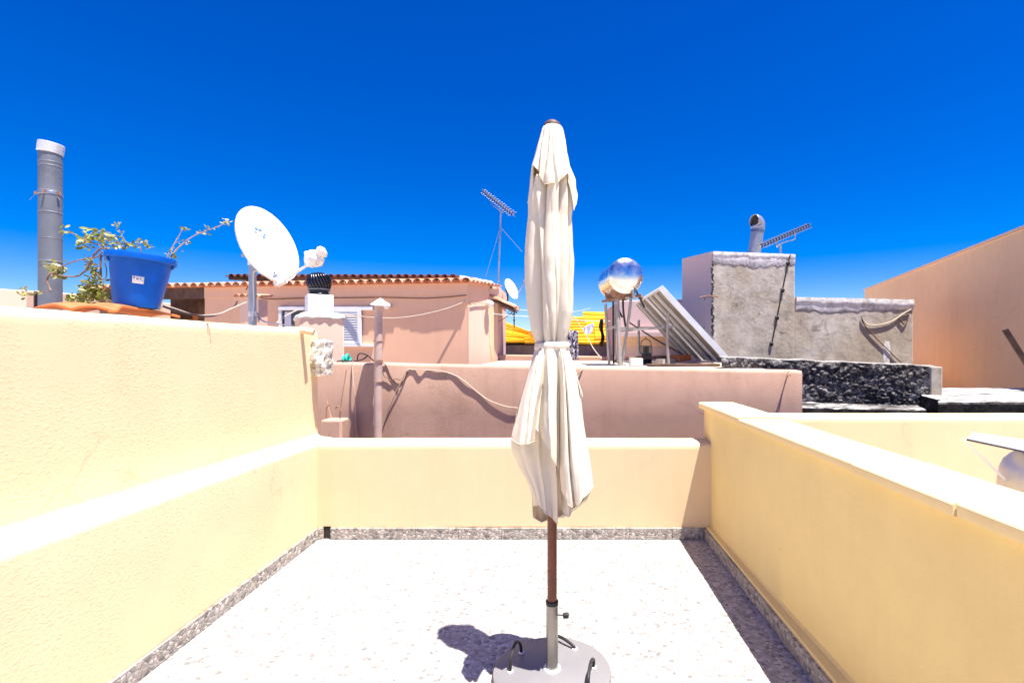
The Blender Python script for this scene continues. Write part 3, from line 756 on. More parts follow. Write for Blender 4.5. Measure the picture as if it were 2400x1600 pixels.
# ------------------------------------------------------------------ bucket, plant and roof tiles on the left wall
def clay_tile(pts_front, depth, th, label):
    # arched tile: profile along the wall, swept across it
    fr = smooth_path(pts_front, 5); rows = []
    for j in range(9):
        v = j/8; rows.append([p + V(-depth*v, .03*v, .018*math.sin(math.pi*v)+.004*nz(p*9+V(v*3,0,0))) for p in fr])
    o = MB().grid(rows).build('roof_tile', M['orange_tile'], solid=th, off=-1, angle=60)
    return tag(o, label, 'roof tile', 'loose roof tiles on the yellow wall')
clay_tile([V(-2.168, 2.47, 1.668), V(-2.168, 2.51, 1.672), V(-2.166, 2.54, 1.695), V(-2.164, 2.62, 1.692), V(-2.16, 2.75, 1.686), V(-2.158, 2.92, 1.668)], .22, .012, 'orange clay roof tile under the blue bucket, its arched edge facing the terrace')
clay_tile([V(-2.178, 2.28, 1.664), V(-2.176, 2.35, 1.680), V(-2.174, 2.42, 1.682), V(-2.17, 2.51, 1.668)], .20, .012, 'orange clay roof tile lying flatter on the wall top, left of the bucket')
BD = 2.70; bx = pole_at(320, BD)
bk = thing('bucket', V(bx, BD, 1.715), 'blue plastic bucket with a white sticker, tilted on a roof tile on the wall', 'bucket')
tilt = Matrix.Rotation(R(4.5), 3, 'Y') @ Matrix.Rotation(R(-2), 3, 'X')
BO = V(bx, BD, 1.70)
def bl(prof, nm, m, par, caps=False):
    ax = tilt @ V(0,0,1); return MB().lathe(prof, BO, ax, 56, caps).build(nm, m, par)
HB = .268
def br_(h): return lerp(.098, .136, h/HB)
body_o = bl([(.02, .004), (.088, .0), (.097, .006)] + [(br_(h), h) for h in (.02,.08,.14,.2,.25,HB)] + [(br_(HB)-.003, HB)] + [(br_(h)-.003, h) for h in (.2,.1,.012)] + [(.02, .012)], 'bucket_body', M['blue'], bk)
bl([(.134, HB-.002), (.139, HB+.006), (.150, HB+.005), (.1525, HB-.002), (.151, HB-.026), (.1485, HB-.028), (.1485, HB-.006), (.137, HB-.008)], 'rim', M['blue'], bk)
bl([(.02, HB-.02), (.07, HB-.016), (.131, HB-.022)], 'soil', M['dark_wood'], bk)
ax = tilt @ V(0,0,1); fwd = (V(0,0,CAMZ+.2)-BO); fwd = (fwd - ax*fwd.dot(ax)).normalized(); sd = ax.cross(fwd).normalized()
def onbucket(th, h, off): return BO + ax*h + (fwd*math.cos(th) + sd*math.sin(th))*(br_(h)+off)
def bsheet(t0, t1, h0, h1, off, nm, m, par):
    return MB().grid([[onbucket(lerp(t0,t1,i/8), lerp(h0,h1,j/4), off) for i in range(9)] for j in range(5)]).build(nm, m, par, solid=.0006)
stk = bsheet(-.24, .16, .118, .155, .0012, 'sticker', M['sticker'], bk)
for t0, t1, h0, h1 in ((-.20,-.165,.139,.148),(-.10,-.03,.137,.144),(.02,.06,.137,.145),(.10,.125,.132,.137)):
    bsheet(t0, t1, h0, h1, .0022, 'printed_mark', M['ink'], stk)
for s in (-1, 1):
    th = s*1.45; MB().bar(onbucket(th, HB-.045, .0), onbucket(th, HB-.012, .012), .03, .012).build('handle_lug', M['blue'], bk)
tag(MB().tube(smooth_path([at(373,728,2.74), at(378,722,2.72), at(380,712,2.72), at(381,705,2.72)], 4), .004, 6).build('string', M['cable_white']), 'pale bit of string at the right foot of the blue bucket', 'string')

pl = thing('trailing_plant', V(bx, BD, 1.95), 'straggly succulent with bare woody stems trailing out of the blue bucket', 'plant')
PD = 2.72
def pdep(px, D): return max(D, 2.21*F/(CX-px)) if px > 300 else D
def stem(pts, r0, r1, D=PD):
    P = smooth_path([at(p[0], p[1], p[2] if len(p) > 2 else pdep(p[0], D)) for p in pts], 7); n = len(P)
    MB().tube([p + V(.002*nz(p*40), .002*nz(p*37), .002*nz(p*43)) for p in P], [lerp(r0, r1, i/(n-1)) for i in range(n)], 7).build('stem', M['stem'], pl)
    return P
leaf = MB()
def one_leaf(c, size):
    ax1 = V(random.gauss(0,1), random.gauss(0,1), random.gauss(.15,.7)).normalized()
    nn = V(random.gauss(0,.7), random.gauss(-.5,.7), random.gauss(.6,.7)).normalized()
    s2 = ax1.cross(nn).normalized(); nn = s2.cross(ax1)
    L = size*(.75+.5*random.random()); w = L*(.42+.16*random.random())
    prof = [(0, .08), (.25, .62), (.55, 1), (.8, .8), (1, .12)]
    b0 = []
    for u, k in prof:
        cup = nn*(L*.18*(u-.5)**2*2)
        b0.append([c + ax1*L*u + s2*w*k*j*.5*1.0 + nn*abs(j)*w*.18*k + cup for j in (-1, 0, 1)])
    leaf.grid(b0)
def cluster(px, py, n, spread=10, size=.024, D=PD):
    for _ in range(int(n*1.7)):
        c = at(px+random.gauss(0,1)*spread*.5, py+random.gauss(0,1)*spread*.5, pdep(px, D)+random.gauss(0,.02)); one_leaf(c, size*1.15)
def along(P, n, size, t0=.2):
    for i in range(n):
        p = P[int((t0+(1-t0)*random.random())*(len(P)-1))]; one_leaf(p, size)
A1 = stem([(262,600),(248,582),(232,585),(220,598),(211,614),(203,631),(186,645),(165,648),(140,645),(128,638)], .006, .0038, 2.70)
stem([(128,638,2.68),(115,643,2.66),(110,657,2.66),(114,672,2.66),(120,681,2.66)], .005, .004)
A2 = stem([(120,681,2.66),(105,683,2.66),(85,687,2.66),(62,690,2.66)], .0028, .0018)
stem([(240,590),(227,602),(195,608),(170,614),(148,623),(136,628)], .004, .0028, 2.68)
A3 = stem([(262,590),(238,577),(207,565),(186,555),(165,545),(148,541)], .004, .002)
A4 = stem([(290,600),(294,570),(285,551),(275,531)], .0035, .002)
A5 = stem([(280,600),(262,572),(245,560),(225,552),(205,556)], .004, .002, 2.76)
A6 = stem([(332,605),(330,586),(324,567)], .003, .002)
A7 = stem([(385,620),(398,590),(415,560),(430,534)], .0035, .002, 2.74)
A8 = stem([(390,625),(403,598),(427,572),(458,551),(492,538),(527,524)], .0045, .002, 2.72)
stem([(240,600),(236,606),(236,660),(238,712)], .005, .006, 2.78)
stem([(262,598),(245,606),(250,640),(243,655),(226,640)], .003, .002, 2.66)
for px, py, n, sp, sz in ((55,689,12,12,.024),(88,686,3,6,.02),(133,628,24,14,.03),(136,648,5,6,.03),(148,541,6,7,.022),(160,545,3,5,.018),
    (213,549,13,14,.028),(193,566,14,14,.026),(198,575,5,8,.03),(224,562,16,16,.026),(243,556,9,14,.024),(268,561,12,14,.024),(286,574,10,12,.024),(210,582,5,8,.022),(262,575,8,14,.022),
    (275,529,5,6,.02),(290,550,3,5,.016),(312,575,6,8,.02),(324,566,5,5,.018),(341,578,8,10,.022),(350,580,4,6,.018),
    (430,533,5,6,.02),(527,522,13,9,.02),(490,534,5,7,.018),(472,546,4,6,.017),(400,596,6,8,.02),(422,566,3,5,.016),(442,570,3,5,.018),(487,547,2,3,.02),(425,585,2,5,.016),
    (204,612,8,12,.024),(214,625,6,8,.03),(216,630,5,6,.028),(217,648,12,12,.026),(208,672,14,14,.034),(222,676,16,12,.036),(197,690,12,14,.032),(215,694,16,14,.032),(205,704,10,14,.03),(243,692,14,12,.028),(168,703,12,10,.03),(178,712,6,8,.026),(246,664,5,8,.022)):
    cluster(px, py, n, sp, sz)
for P, n in ((A8, 16), (A7, 6), (A4, 5), (A3, 7), (A5, 10)): along(P, n, .015)
leaf.build('foliage', M['leaf'], pl, angle=80)
t_ = MB()
for k in range(6):
    a = at(478+random.random()*14, 749+random.random()*2, 3.0); t_.tube(smooth_path([a, a+V(.012+.012*random.random(), -.01, -.005), a+V(.02+.01*random.random(), -.02*random.random(), -.02-.03*random.random())], 4), .0014, 5)
tag(t_.build('dry_roots', M['rust']), 'wisp of dry roots hanging over the yellow wall top, right of the bucket', 'roots')

# ------------------------------------------------------------------ big satellite dish
DD = 4.8; dc = at(631.6, 572.2, DD); az, el = R(74.7), R(18.6); dr = .338
dn = V(math.sin(az)*math.cos(el), -math.cos(az)*math.cos(el), math.sin(el))
du = dn.cross(V(0,0,1)).normalized(); dv = du.cross(dn).normalized()
if dv.z < 0: dv = -dv; 
du = dv.cross(dn)
ds = thing('satellite_dish', V(pole_at(592, 4.92), 4.92, .9), 'large white satellite dish on a grey steel pole behind the tall yellow wall', 'satellite dish')
def dpt(rad, th, off=0.0):
    dep = -.065*(1-(rad/dr)**2)
    return dc + du*rad*math.cos(th) + dv*1.08*rad*math.sin(th) + dn*(dep+off)
rows = [[dpt(dr*max(i/18, .002), k*2*math.pi/72) for k in range(72)] for i in range(19)]
rows += [[dpt(dr*1.012, k*2*math.pi/72, -.004) for k in range(72)], [dpt(dr*1.012, k*2*math.pi/72, -.018) for k in range(72)]]
ref = MB().grid(rows, True).build('reflector', M['white_metal'], ds, angle=50, solid=.003, off=1)
def dsheet(cu, cv, w, h, nm, m, par):
    out = []
    for j in range(4):
        row = []
        for i in range(6):
            u = cu + w*(i/5-.5); v = cv + h*(j/3-.5); rad = math.hypot(u, v); row.append(dpt(rad, math.atan2(v, u), .003))
        out.append(row)
    MB().grid(out).build(nm, m, par, solid=.0005)
for cu, cv, w, h in ((-.055,.150,.035,.030),(-.012,.148,.04,.030),(.035,.118,.03,.02),(-.07,.117,.03,.02),(.02,.095,.035,.026),(.015,.07,.02,.02)):
    dsheet(-cu if du.x*1 < -9 else cu, cv, w, h, 'faded_logo', M['pale_ink'], ref)
for cu, cv in ((-.045,-.06),(.02,-.05)): dsheet(cu, cv, .008, .008, 'bolt_head', M['galv'], ref)
px_ = pole_at(592, 4.92); zt = CAMZ+(CY-607)/F*4.92
po = MB().tube([V(px_, 4.92, .9), V(px_, 4.92, zt)], .034, 24).build('pole', M['galv'], ds)
MB().lathe([(.035, 0), (.0365, .004), (.0365, .046), (.035, .05)], (px_, 4.92, CAMZ+(CY-742)/F*4.92), seg=24, caps=False).build('tape_band', M['plastic_white'], po)
MB().lathe([(.04, 0), (.041, .004), (.041, .05), (.036, .055)], (px_, 4.92, zt-.06), seg=24).build('pole_clamp', M['white_metal'], po)
bk_ = MB(); bk_.bar(V(px_, 4.92, zt-.01), dc - dn*.08 - dv*.05, .07, .07)
bk_.bar(V(px_-.09, 4.90, zt+.03), V(px_+.05, 4.90, zt+.03), .03, .02); bk_.build('mount_bracket', M['galv'], ds)
lnb = at(742, 603, 4.68); foot = dpt(dr*1.02, R(-90)) - dv*.01
ar = MB(); ar.tube([foot - dn*.03, foot + dn*.03, at(722, 620, 4.68)], [.014, .014, .012], 10)
ar.bar(dpt(dr*.98, R(-112)), lerp(foot, at(722,620,4.68), .75), .007, .007); ar.bar(dpt(dr*.98, R(-68)), lerp(foot, at(722,620,4.68), .75), .007, .007)
ar.bar(foot - dn*.05 - dv*.005, foot + dn*.05, .06, .04)
arm = ar.build('feed_arm', M['white_metal'], ds)
MB().lathe([(.0, 0), (.05, .0), (.035, .02)], dpt(dr*.86, R(-98), .004), dn, 3).build('foot_plate', M['galv'], arm)
# wrapped LNB : crumpled bag
c = at(739, 603, 4.68); m_ = MB(); rows = []
axis = (at(757, 585, 4.66)-at(722, 618, 4.69)).normalized(); s1 = axis.cross(V(0,1,0)).normalized(); s2 = axis.cross(s1)
for i in range(25):
    v = i/24; rad = interp([(0,.012),(.08,.022),(.2,.062),(.4,.080),(.58,.070),(.66,.045),(.70,.040),(.78,.050),(.92,.042),(1,.004)], v)
    row = []
    for k in range(40):
        a = 2*math.pi*k/40; rr_ = rad*(1+.14*math.sin(a*3+v*4)+.22*nz((math.cos(a)*2.5, math.sin(a)*2.5, v*7))+.22*abs(nz((math.cos(a)*6, math.sin(a)*6, v*15+4)))-.05)
        row.append(c + axis*(v-.5)*.25 + (s1*math.cos(a)+s2*math.sin(a))*rr_)
    rows.append(row)
wr = MB().grid(rows, True).build('receiver_wrap', M['plastic_white'], ds, angle=60)
MB().tube([c+axis*.043+(s1*math.cos(a)+s2*math.sin(a))*.034 for a in [i*math.pi/8 for i in range(17)]], .004, 6).build('tie', M['black'], wr)
MB().tube([c-axis*.095+(s1*math.cos(a)+s2*math.sin(a))*.02+axis*.01*math.sin(a*3) for a in [i*math.pi/8 for i in range(33)]], .006, 6).build('wire_lashing', M['cable_brown'], wr)
MB().tube(smooth_path([dpt(dr*.95, R(-95), -.05), V(px_+.045, 4.885, zt-.12), V(px_+.03, 4.88, zt-.25), V(px_+.036, 4.88, zt-.4), V(px_+.02, 4.88, zt-.6)], 6), .006, 6).build('coax_cable', M['plastic_white'], ds)
cable([(603,742,4.9),(618,753,4.8),(640,758,4.7),(665,761,4.55),(688,764,4.4)], .006, M['galv'], 'grey cable drooping from the dish pole onto the yellow wall top')
cable([(590,722,4.95),(604,735,4.95),(607,755,4.95)], .006, M['cable_white'], 'pale cable hanging down behind the dish pole')

# cable with clips from the bucket to the pillar
cable([(381,716,5.3),(410,724,5.6),(450,737,6.2),(480,739,6.8),(515,735,7.4),(545,722,8.4),(578,708,9.6)], .012, M['cable_white'], 'pale cable with white clips sagging from the bucket towards the small tiled pillar')
cable([(381,717,5.25),(410,727,5.55),(450,737,6.15),(490,741,6.9),(520,733,7.6),(548,719,8.6),(556,706,9.0)], .012, M['black'], 'black cable sagging beside the pale one under the house eave')

# ------------------------------------------------------------------ pink house
A = at(1096, 818, 10.5); A.z = 0; B = at(480, 818, 11.3); B.z = 0
C_ = at(1146, 818, 11.0); C_.z = 0
hd = (B-A).normalized(); hn = V(hd.y, -hd.x, 0); hn = hn if hn.y < 0 else -hn
EZ = 2.86
hs_ = thing('pink_house', V(-4, 12, GZ), 'pink plastered house with a terracotta tile eave and a shuttered window', 'house')
def P2(v, z): return V(v.x, v.y, z)
E_ = at(1166, 818, 11.25); E_.z = 0
poly = [(B.x, B.y), (A.x, A.y), (C_.x, C_.y), (C_.x-.05, 13.0), (B.x, 13.4)]
MB().prism(poly, GZ, EZ+.02).build('wall', M['pink'], hs_)
# cornice line, chamfer face with its sunlight put into a paler colour, return and door recess
m_ = MB(); w = .02
m_.hexa([P2(B+hn*.018, 2.60), P2(A+hn*.018, 2.58), P2(A-hn*.05, 2.58), P2(B-hn*.05, 2.60)], [P2(B+hn*.018, 2.848), P2(A+hn*.018, 2.838), P2(A-hn*.05, 2.838), P2(B-hn*.05, 2.848)])
m_.build('fascia_band', M['pink'], hs_)
cdv = (C_-A).normalized(); cn = V(cdv.y, -cdv.x, 0); 
m_ = MB(); rows_t = []; a0 = A + cn*.004 + cdv*.004; b0 = C_ + cn*.004
rg = []
for i in range(25):
    p = lerp(a0, b0, i/24); zt = interp([(0, 2.36), (.3, 2.40), (.6, 2.48), (1, 2.55)], i/24) + .05*nz((i*.5, 3, 1))
    rg.append([P2(p, GZ), P2(p, zt), P2(p+cn*.016, zt), P2(p+cn*.016, GZ)])
m_.loft(rg); m_.build('sunlit_render', M['pink_light'], hs_)  # paler sheet stands for the sunlit area below the eave shadow
MB().prism([(C_.x+.005, C_.y), (C_.x+.09, C_.y+.12), (C_.x+.06, C_.y+.5), (C_.x, C_.y+.5)], GZ, 2.5).build('door_jamb', M['peach'], hs_)
MB().prism([(E_.x-.09, E_.y), (E_.x, E_.y+.02), (E_.x, 13), (E_.x-.09, 13)], GZ, 2.6).build('end_pier', M['pink_light'], hs_)
MB().prism([(C_.x, 11.9), (E_.x-.02, 11.9), (E_.x-.02, 12.0), (C_.x, 12.0)], GZ, 2.7).build('door', M['peach'], hs_)
MB().prism([(C_.x-.3, C_.y+.02), (E_.x+.03, E_.y-.05), (E_.x+.03, 13), (C_.x-.3, 13)], 2.56, 2.8).build('lintel', M['pink_light'], hs_)

def tiles(mb, p0, p1, up, nrm, pitch, rows, ln=.40, expo=.33, rad=.085, jit=.006, th=.014, pan=True):
    p0 = Vector(p0); p1 = Vector(p1); al = (p1-p0); n = max(1, int(al.length/pitch)); al.normalize(); up = Vector(up).normalized(); nr = Vector(nrm).normalized()
    for j in range(rows):
        for i in range(n+1):
            o = p0 + al*(i*pitch + random.gauss(0, jit)) + up*(j*expo + random.gauss(0, jit)) + nr*(.012 + j*.004 + random.gauss(0, jit*.3))
            for kind in ((1, -1) if pan else (1,)):
                q = o if kind == 1 else o + al*pitch/2 - nr*.0
                r0 = rad if kind == 1 else rad*.9; r1 = r0*.86
                ring = []
                for (e, rr_) in ((0, r0), (ln, r1)):
                    for s_, rad_ in ((1, rr_), (-1, rr_-th)):
                        pts = []
                        for k in range(9):
                            a = math.pi*k/8; x = math.cos(a)*rad_; z = math.sin(a)*rad_*.92
                            pts.append(q + up*e + al*x + nr*(z if kind == 1 else -z*.75 + .03))
                        ring.append(pts if s_ == 1 else pts[::-1])
                mb.loft([ring[0]+ring[1], ring[2]+ring[3]])
slope = .13
upv = (-hn + V(0,0,slope)).normalized(); nv = V(0,0,1) - upv*upv.z
e0 = P2(A + hn*.13, EZ-.015); Lh = at(225, 818, 11.75); Lh.z = 0
e1 = P2(A + hd*((Lh-A).length) + hn*.13, EZ-.015)
m_ = MB(); tiles(m_, e0, e1, upv, nv, .205, 2)
rf = m_.build('roof', M['terracotta'], hs_, angle=50)
m_ = MB(); q0 = e0 + upv*.06 - nv*.0; q1 = e1 + upv*.06
m_.hexa([q0-V(0,0,.02), q1-V(0,0,.02), q1+upv*1.0-V(0,0,.02), q0+upv*1.0-V(0,0,.02)], [q0+V(0,0,.05), q1+V(0,0,.05), q1+upv*1.0+V(0,0,.05), q0+upv*1.0+V(0,0,.05)])
m_.build('tile_bedding', M['orange_tile'], rf)
# chamfer eave tiles, rope-like, with white ridge
upc = (-cn + V(0,0,.13)).normalized(); nc = V(0,0,1) - upc*upc.z
m_ = MB(); tiles(m_, P2(A+cn*.13+cdv*.05, EZ-.03), P2(E_+cn*.10, EZ-.03), upc, nc, .115, 1, .5, .3, .056, .004)
m_.build('corner_tiles', M['terracotta'], rf, angle=50)
rg = []
for i in range(13):
    t = i/12; p = lerp(P2(A - hd*.0 - cn*.22, EZ+.10), P2(E_ - cn*.15, EZ+.07), t); z = .05+.015*nz((i*.7, 2, 2))
    rg.append([p+V(0,-.04,-.12), p+V(0,-.06,z*.4), p+V(0,0,z), p+V(0,.3,z), p+V(0,.3,-.12)])
MB().loft(rg).build('ridge_plaster', M['mortar'], rf, angle=50)
MB().prism([(A.x-.2, A.y+.5), (C_.x, C_.y+.35), (E_.x, E_.y+.3), (E_.x, 13), (A.x-.2, 13)], 2.5, EZ+.03).build('corner_block', M['pink_light'], hs_)
# upper roof further back
u0 = at(1060, 640, 12.6); u1 = at(530, 640, 13.4)
m_ = MB(); m_.hexa([(u1.x+.35, u1.y+.3, 2.7), (u0.x-.2, u0.y+.3, 2.7), (u0.x-.2, 15, 2.7), (u1.x+.35, 15, 2.7)], [(u1.x+.35, u1.y+.3, 3.36), (u0.x-.2, u0.y+.3, 3.33), (u0.x-.2, 15, 3.33), (u1.x+.35, 15, 3.36)])
m_.build('upper_wall', M['dark_tile'], hs_)
m_ = MB(); d_ = (u1-u0); d_.z = 0; d_.normalize(); nn_ = V(d_.y, -d_.x, 0); nn_ = nn_ if nn_.y < 0 else -nn_
up2 = (-nn_ + V(0,0,.05)).normalized(); nv2 = V(0,0,1)
tiles(m_, u0 - V(0,0,.10), u1 - V(0,0,.10), up2, nv2, .2, 2, .45, .4, .075, .008)
ur = m_.build('upper_roof', M['dark_tile'], hs_, angle=50)
m_ = MB(); m_.hexa([u0-V(0,0,.16)+V(0,.1,0), u1-V(0,0,.16)+V(0,.1,0), u1+up2*1.5-V(0,0,.16), u0+up2*1.5-V(0,0,.16)], [u0-V(0,0,.09)+V(0,.1,0), u1-V(0,0,.09)+V(0,.1,0), u1+up2*1.5-V(0,0,.09), u0+up2*1.5-V(0,0,.09)])
m_.build('soffit', M['dark_wood'], ur)
# porch at the left end
Lp = A + hd*((Lh-A).length-.1)
m_ = MB(); m_.hexa([P2(B-hn*1.9, GZ), P2(Lp-hn*1.9, GZ), P2(Lp-hn*2.0, GZ), P2(B-hn*2.0, GZ)], [P2(B-hn*1.9, EZ), P2(Lp-hn*1.9, EZ), P2(Lp-hn*2.0, EZ), P2(B-hn*2.0, EZ)])
pw = m_.build('porch_back_wall', M['dark_wood'], hs_)
m_ = MB(); m_.hexa([P2(B-hn*.05, EZ-.02), P2(Lp-hn*.05, EZ-.02), P2(Lp-hn*1.95, EZ-.02), P2(B-hn*1.95, EZ-.02)], [P2(B-hn*.05, EZ+.03), P2(Lp-hn*.05, EZ+.03), P2(Lp-hn*1.95, EZ+.03), P2(B-hn*1.95, EZ+.03)])
m_.build('porch_ceiling', M['dark_wood'], hs_)
MB().hexa([P2(B+hn*.02, 2.60), P2(Lp+hn*.02, 2.60), P2(Lp-hn*.12, 2.60), P2(B-hn*.12, 2.60)], [P2(B+hn*.02, 2.84), P2(Lp+hn*.02, 2.84), P2(Lp-hn*.12, 2.84), P2(B-hn*.12, 2.84)]).build('porch_beam', M['dark_wood'], hs_)
def hp(s, off, z): p = B + hd*s + hn*off; return V(p.x, p.y, z)
MB().hexa([hp(.75,-.9,GZ),hp(1.0,-.9,GZ),hp(1.0,-1.1,GZ),hp(.75,-1.1,GZ)],[hp(.75,-.9,2.6),hp(1.0,-.9,2.6),hp(1.0,-1.1,2.6),hp(.75,-1.1,2.6)]).build('porch_post', M['dark_wood'], hs_)
MB().hexa([hp(.3,-1.7,2.15),hp(.62,-1.7,2.15),hp(.62,-1.75,2.15),hp(.3,-1.75,2.15)],[hp(.3,-1.7,2.42),hp(.62,-1.7,2.42),hp(.62,-1.75,2.42),hp(.3,-1.75,2.42)]).build('porch_window', M['orange_tile'], pw)
MB().hexa([hp(1.1,-1.7,2.15),hp(1.9,-1.7,2.15),hp(1.9,-1.75,2.15),hp(1.1,-1.75,2.15)],[hp(1.1,-1.7,2.4),hp(1.9,-1.7,2.4),hp(1.9,-1.75,2.4),hp(1.1,-1.75,2.4)]).build('porch_window', M['orange_tile'], pw)
# window with sliding shutter
def onhouse(px, py, off=0.0):
    k = (px-CX)/F; a_ = A + hn*off
    t = (k*a_.y - a_.x)/(hd.x - k*hd.y); p = a_ + hd*t
    return V(p.x, p.y, CAMZ + (CY-py)/F*p.y)
def hbox(mb, x0, x1, y0, y1, o0, o1):
    a, b, c, d = onhouse(x0,y1,o0), onhouse(x1,y1,o0), onhouse(x1,y0,o0), onhouse(x0,y0,o0)
    k = hn*(o1-o0); return mb.hexa([a, b, c, d], [a+k, b+k, c+k, d+k])
wd = hbox(MB(), 662, 842, 728, 812, .001, .006).build('window', M['glass'], hs_)
m_ = MB(); hbox(m_, 657, 876, 719, 727, .0, .07); hbox(m_, 657, 663, 727, 815, .0, .06)
m_.build('frame', M['shutter'], wd)
m_ = MB(); hbox(m_, 668, 683, 731, 815, .007, .02); m_.build('curtain', M['white_cloth'], wd)
m_ = MB(); hbox(m_, 796, 876, 807, 812, .0, .09); m_.build('sill', M['white_paint'], wd)
m_ = MB(); hbox(m_, 770, 776, 727, 806, .03, .075); hbox(m_, 840, 848, 727, 806, .03, .075); hbox(m_, 776, 840, 727, 731, .03, .075); hbox(m_, 776, 840, 800, 806, .03, .075)
sh = m_.build('shutter', M['shutter'], hs_)
m_ = MB()
for i in range(12):
    y = 732 + i*5.75; a, b = onhouse(776, y+4.6, .072), onhouse(840, y+4.6, .072); c, d = onhouse(840, y, .04), onhouse(776, y, .04)
    m_.hexa([a, b, c, d], [a+V(0,0,.008), b+V(0,0,.008), c+V(0,0,.008), d+V(0,0,.008)])
m_.build('louvre', M['shutter'], sh)
# awning over the door with iron bracket
aw = thing('tiled_awning', at(1166, 720, 11.3), 'small terracotta tiled door awning on a scrolled iron bracket, at the house corner', 'awning')
m_ = MB(); p0 = at(1150, 700, 11.6); p1 = at(1212, 726, 11.6)
sl = (p1-p0).normalized(); tiles(m_, p1 + V(0,-.45,0), p1 + V(0,.55,0), -sl, V(sl.z*-1, 0, sl.x), .17, 2, .40, .33, .07, .006)
m_.build('tiles', M['terracotta'], aw, angle=50)
MB().hexa([p0+V(0,-.45,-.05), p1+V(-.04,-.45,-.05), p1+V(-.04,.55,-.05), p0+V(0,.55,-.05)], [p0+V(0,-.45,-.01), p1+V(-.04,-.45,-.01), p1+V(-.04,.55,-.01), p0+V(0,.55,-.01)]).build('board', M['dark_wood'], aw)
ib = MB(); ib.tube([at(1205,728,11.4), at(1205,768,11.4)], .014, 6)
ib.tube(smooth_path([at(1205,728,11.4), at(1190,740,11.4), at(1172,752,11.4), at(1160,756,11.4)], 6), .008, 6)
ib.tube(smooth_path([at(1196,738,11.4), at(1200,733,11.4), at(1195,728,11.4), at(1191,733,11.4), at(1195,736,11.4)], 6), .006, 6)
ib.sphere(at(1204,738,11.4), .035, 8, 6); ib.sphere(at(1205,750,11.4), .025, 8, 6)
ib.build('iron_bracket', M['black_metal'], aw)
def lamp(p, back, r, label):
    t = thing('wall_lamp', p, label, 'lamp', 'round globe wall lamps')
    MB().sphere(p, r, 18, 12).build('globe', M['bulb'], t)
    MB().lathe([(r*.55, 0), (r*.6, r*.3), (r*.5, r*.5)], p + back*r*1.3, -back, 14).build('lamp_base', M['white_metal'], t)
lamp(onhouse(907, 717, .13), -hn, .07, 'white globe lamp on the pink house wall, just right of the conical pipe cap')
lamp(at(1149, 712, 10.85), V(-.7,.7,0), .075, 'white globe lamp at the house corner beneath the tiled awning')
# small tiled pillar
t_ = thing('tiled_pillar', at(580, 818, 9.8)*1, 'small pink pillar capped with terracotta tiles, behind the dish pole', 'pillar')
a = at(562, 700, 9.8); b = at(606, 700, 9.8)
MB().box(a.x, b.x, 9.8, 10.1, GZ, a.z).build('shaft', M['pink_light'], t_)
m_ = MB(); tiles(m_, V(a.x-.02, 9.72, a.z+.02), V(b.x+.02, 9.72, a.z+.02), (0,1,.1), (0,-.1,1), .12, 1, .45, .3, .06, .004)
m_.build('tile_cap', M['terracotta'], t_, angle=50)
# wires on the house
def hw(px, py, off=.03): return onhouse(px, py, off)
cable([hw(606,693), hw(612,698), hw(640,701), hw(700,699), hw(800,698), hw(900,697), hw(1000,699), hw(1093,692)], .011, M['cable_brown'], 'brown cable running along the pink house wall under the eave')
cable([hw(802,737,.08), hw(845,741,.14), hw(880,744,.3), hw(930,745,.3), hw(980,739,.25), hw(1030,728,.2), hw(1062,718,.12), hw(1095,704,.04)], .013, M['cable_white'], 'pale cable swagged in front of the pink house wall, right of the shutter')
cable([hw(578,664), hw(580,672), hw(576,680)], .008, M['cable_brown'], 'short dark wire under the eave near the dish pole', n=4)
cable([at(648,757,4.5), at(670,740,5.4), at(697,726,6.57)], .007, M['cable_white'], 'pale cable rising from the wall top to the chimney shoulder')
c_ = [A+cdv*.03+cn*.05, C_+cn*.05]
cable([P2(c_[0], 2.40), P2(lerp(c_[0], c_[1], .35), 2.44), P2(lerp(c_[0], c_[1], .7), 2.46), P2(c_[1], 2.52)], .012, M['cable_white'], 'pale cable crossing the bright house corner face')

# ------------------------------------------------------------------ TV antennas and small dish
def antenna(name, base, top, boom0, boom1, label, guys=(), nel=15, el=.08, bracket=True):
    t = thing(name, base, label, 'antenna')
    MB().tube([base, top], .022, 10).build('mast', M['galv'], t)
    bm = MB(); bm.bar(boom0, boom1, .028, .028); d = (boom1-boom0)
    boom = bm.build('boom', M['galv'], t)
    side = d.normalized().cross(V(0,0,1)).normalized(); upd = side.cross(d.normalized())
    e = MB(); j = MB()
    for i in range(nel):
        c = lerp(boom0, boom1, (i+.5)/nel); L = el*lerp(1.25, .7, i/nel)
        for s in (-1, 1):
            e.tube([c - side*L*.9 + upd*.05*s, c + upd*.03*s, c + side*L*.9 + upd*.05*s], .0028, 5)
        j.bar(c - upd*.035, c + upd*.035, .03, .03)
    e.build('director_rods', M['frame_grey'], t); j.build('rod_clips', M['black'], t)
    if bracket:
        u = MB(); m0 = lerp(boom0, boom1, .32); m1 = lerp(boom0, boom1, .68)
        u.tube(smooth_path([m0, m0-V(0,0,.14), lerp(m0, top, .6)-V(0,0,.05), top, lerp(m1, top, .6)-V(0,0,.05), m1-V(0,0,.14), m1], 5), .012, 6)
        u.build('bracket', M['galv'], t)
    for k, gp in enumerate(guys): MB().tube([lerp(base, top, .78), gp], .004, 5).build('guy_wire', M['galv'], t)
    return t
antenna('tv_antenna', at(1168, 660, 11.6), at(1174, 496, 11.6), at(1203, 503, 11.2), at(1131, 447, 12.4), 'tall TV antenna on a guyed mast above the right end of the pink house roof', [at(1138, 650, 11.6), at(1224, 590, 11.9)])
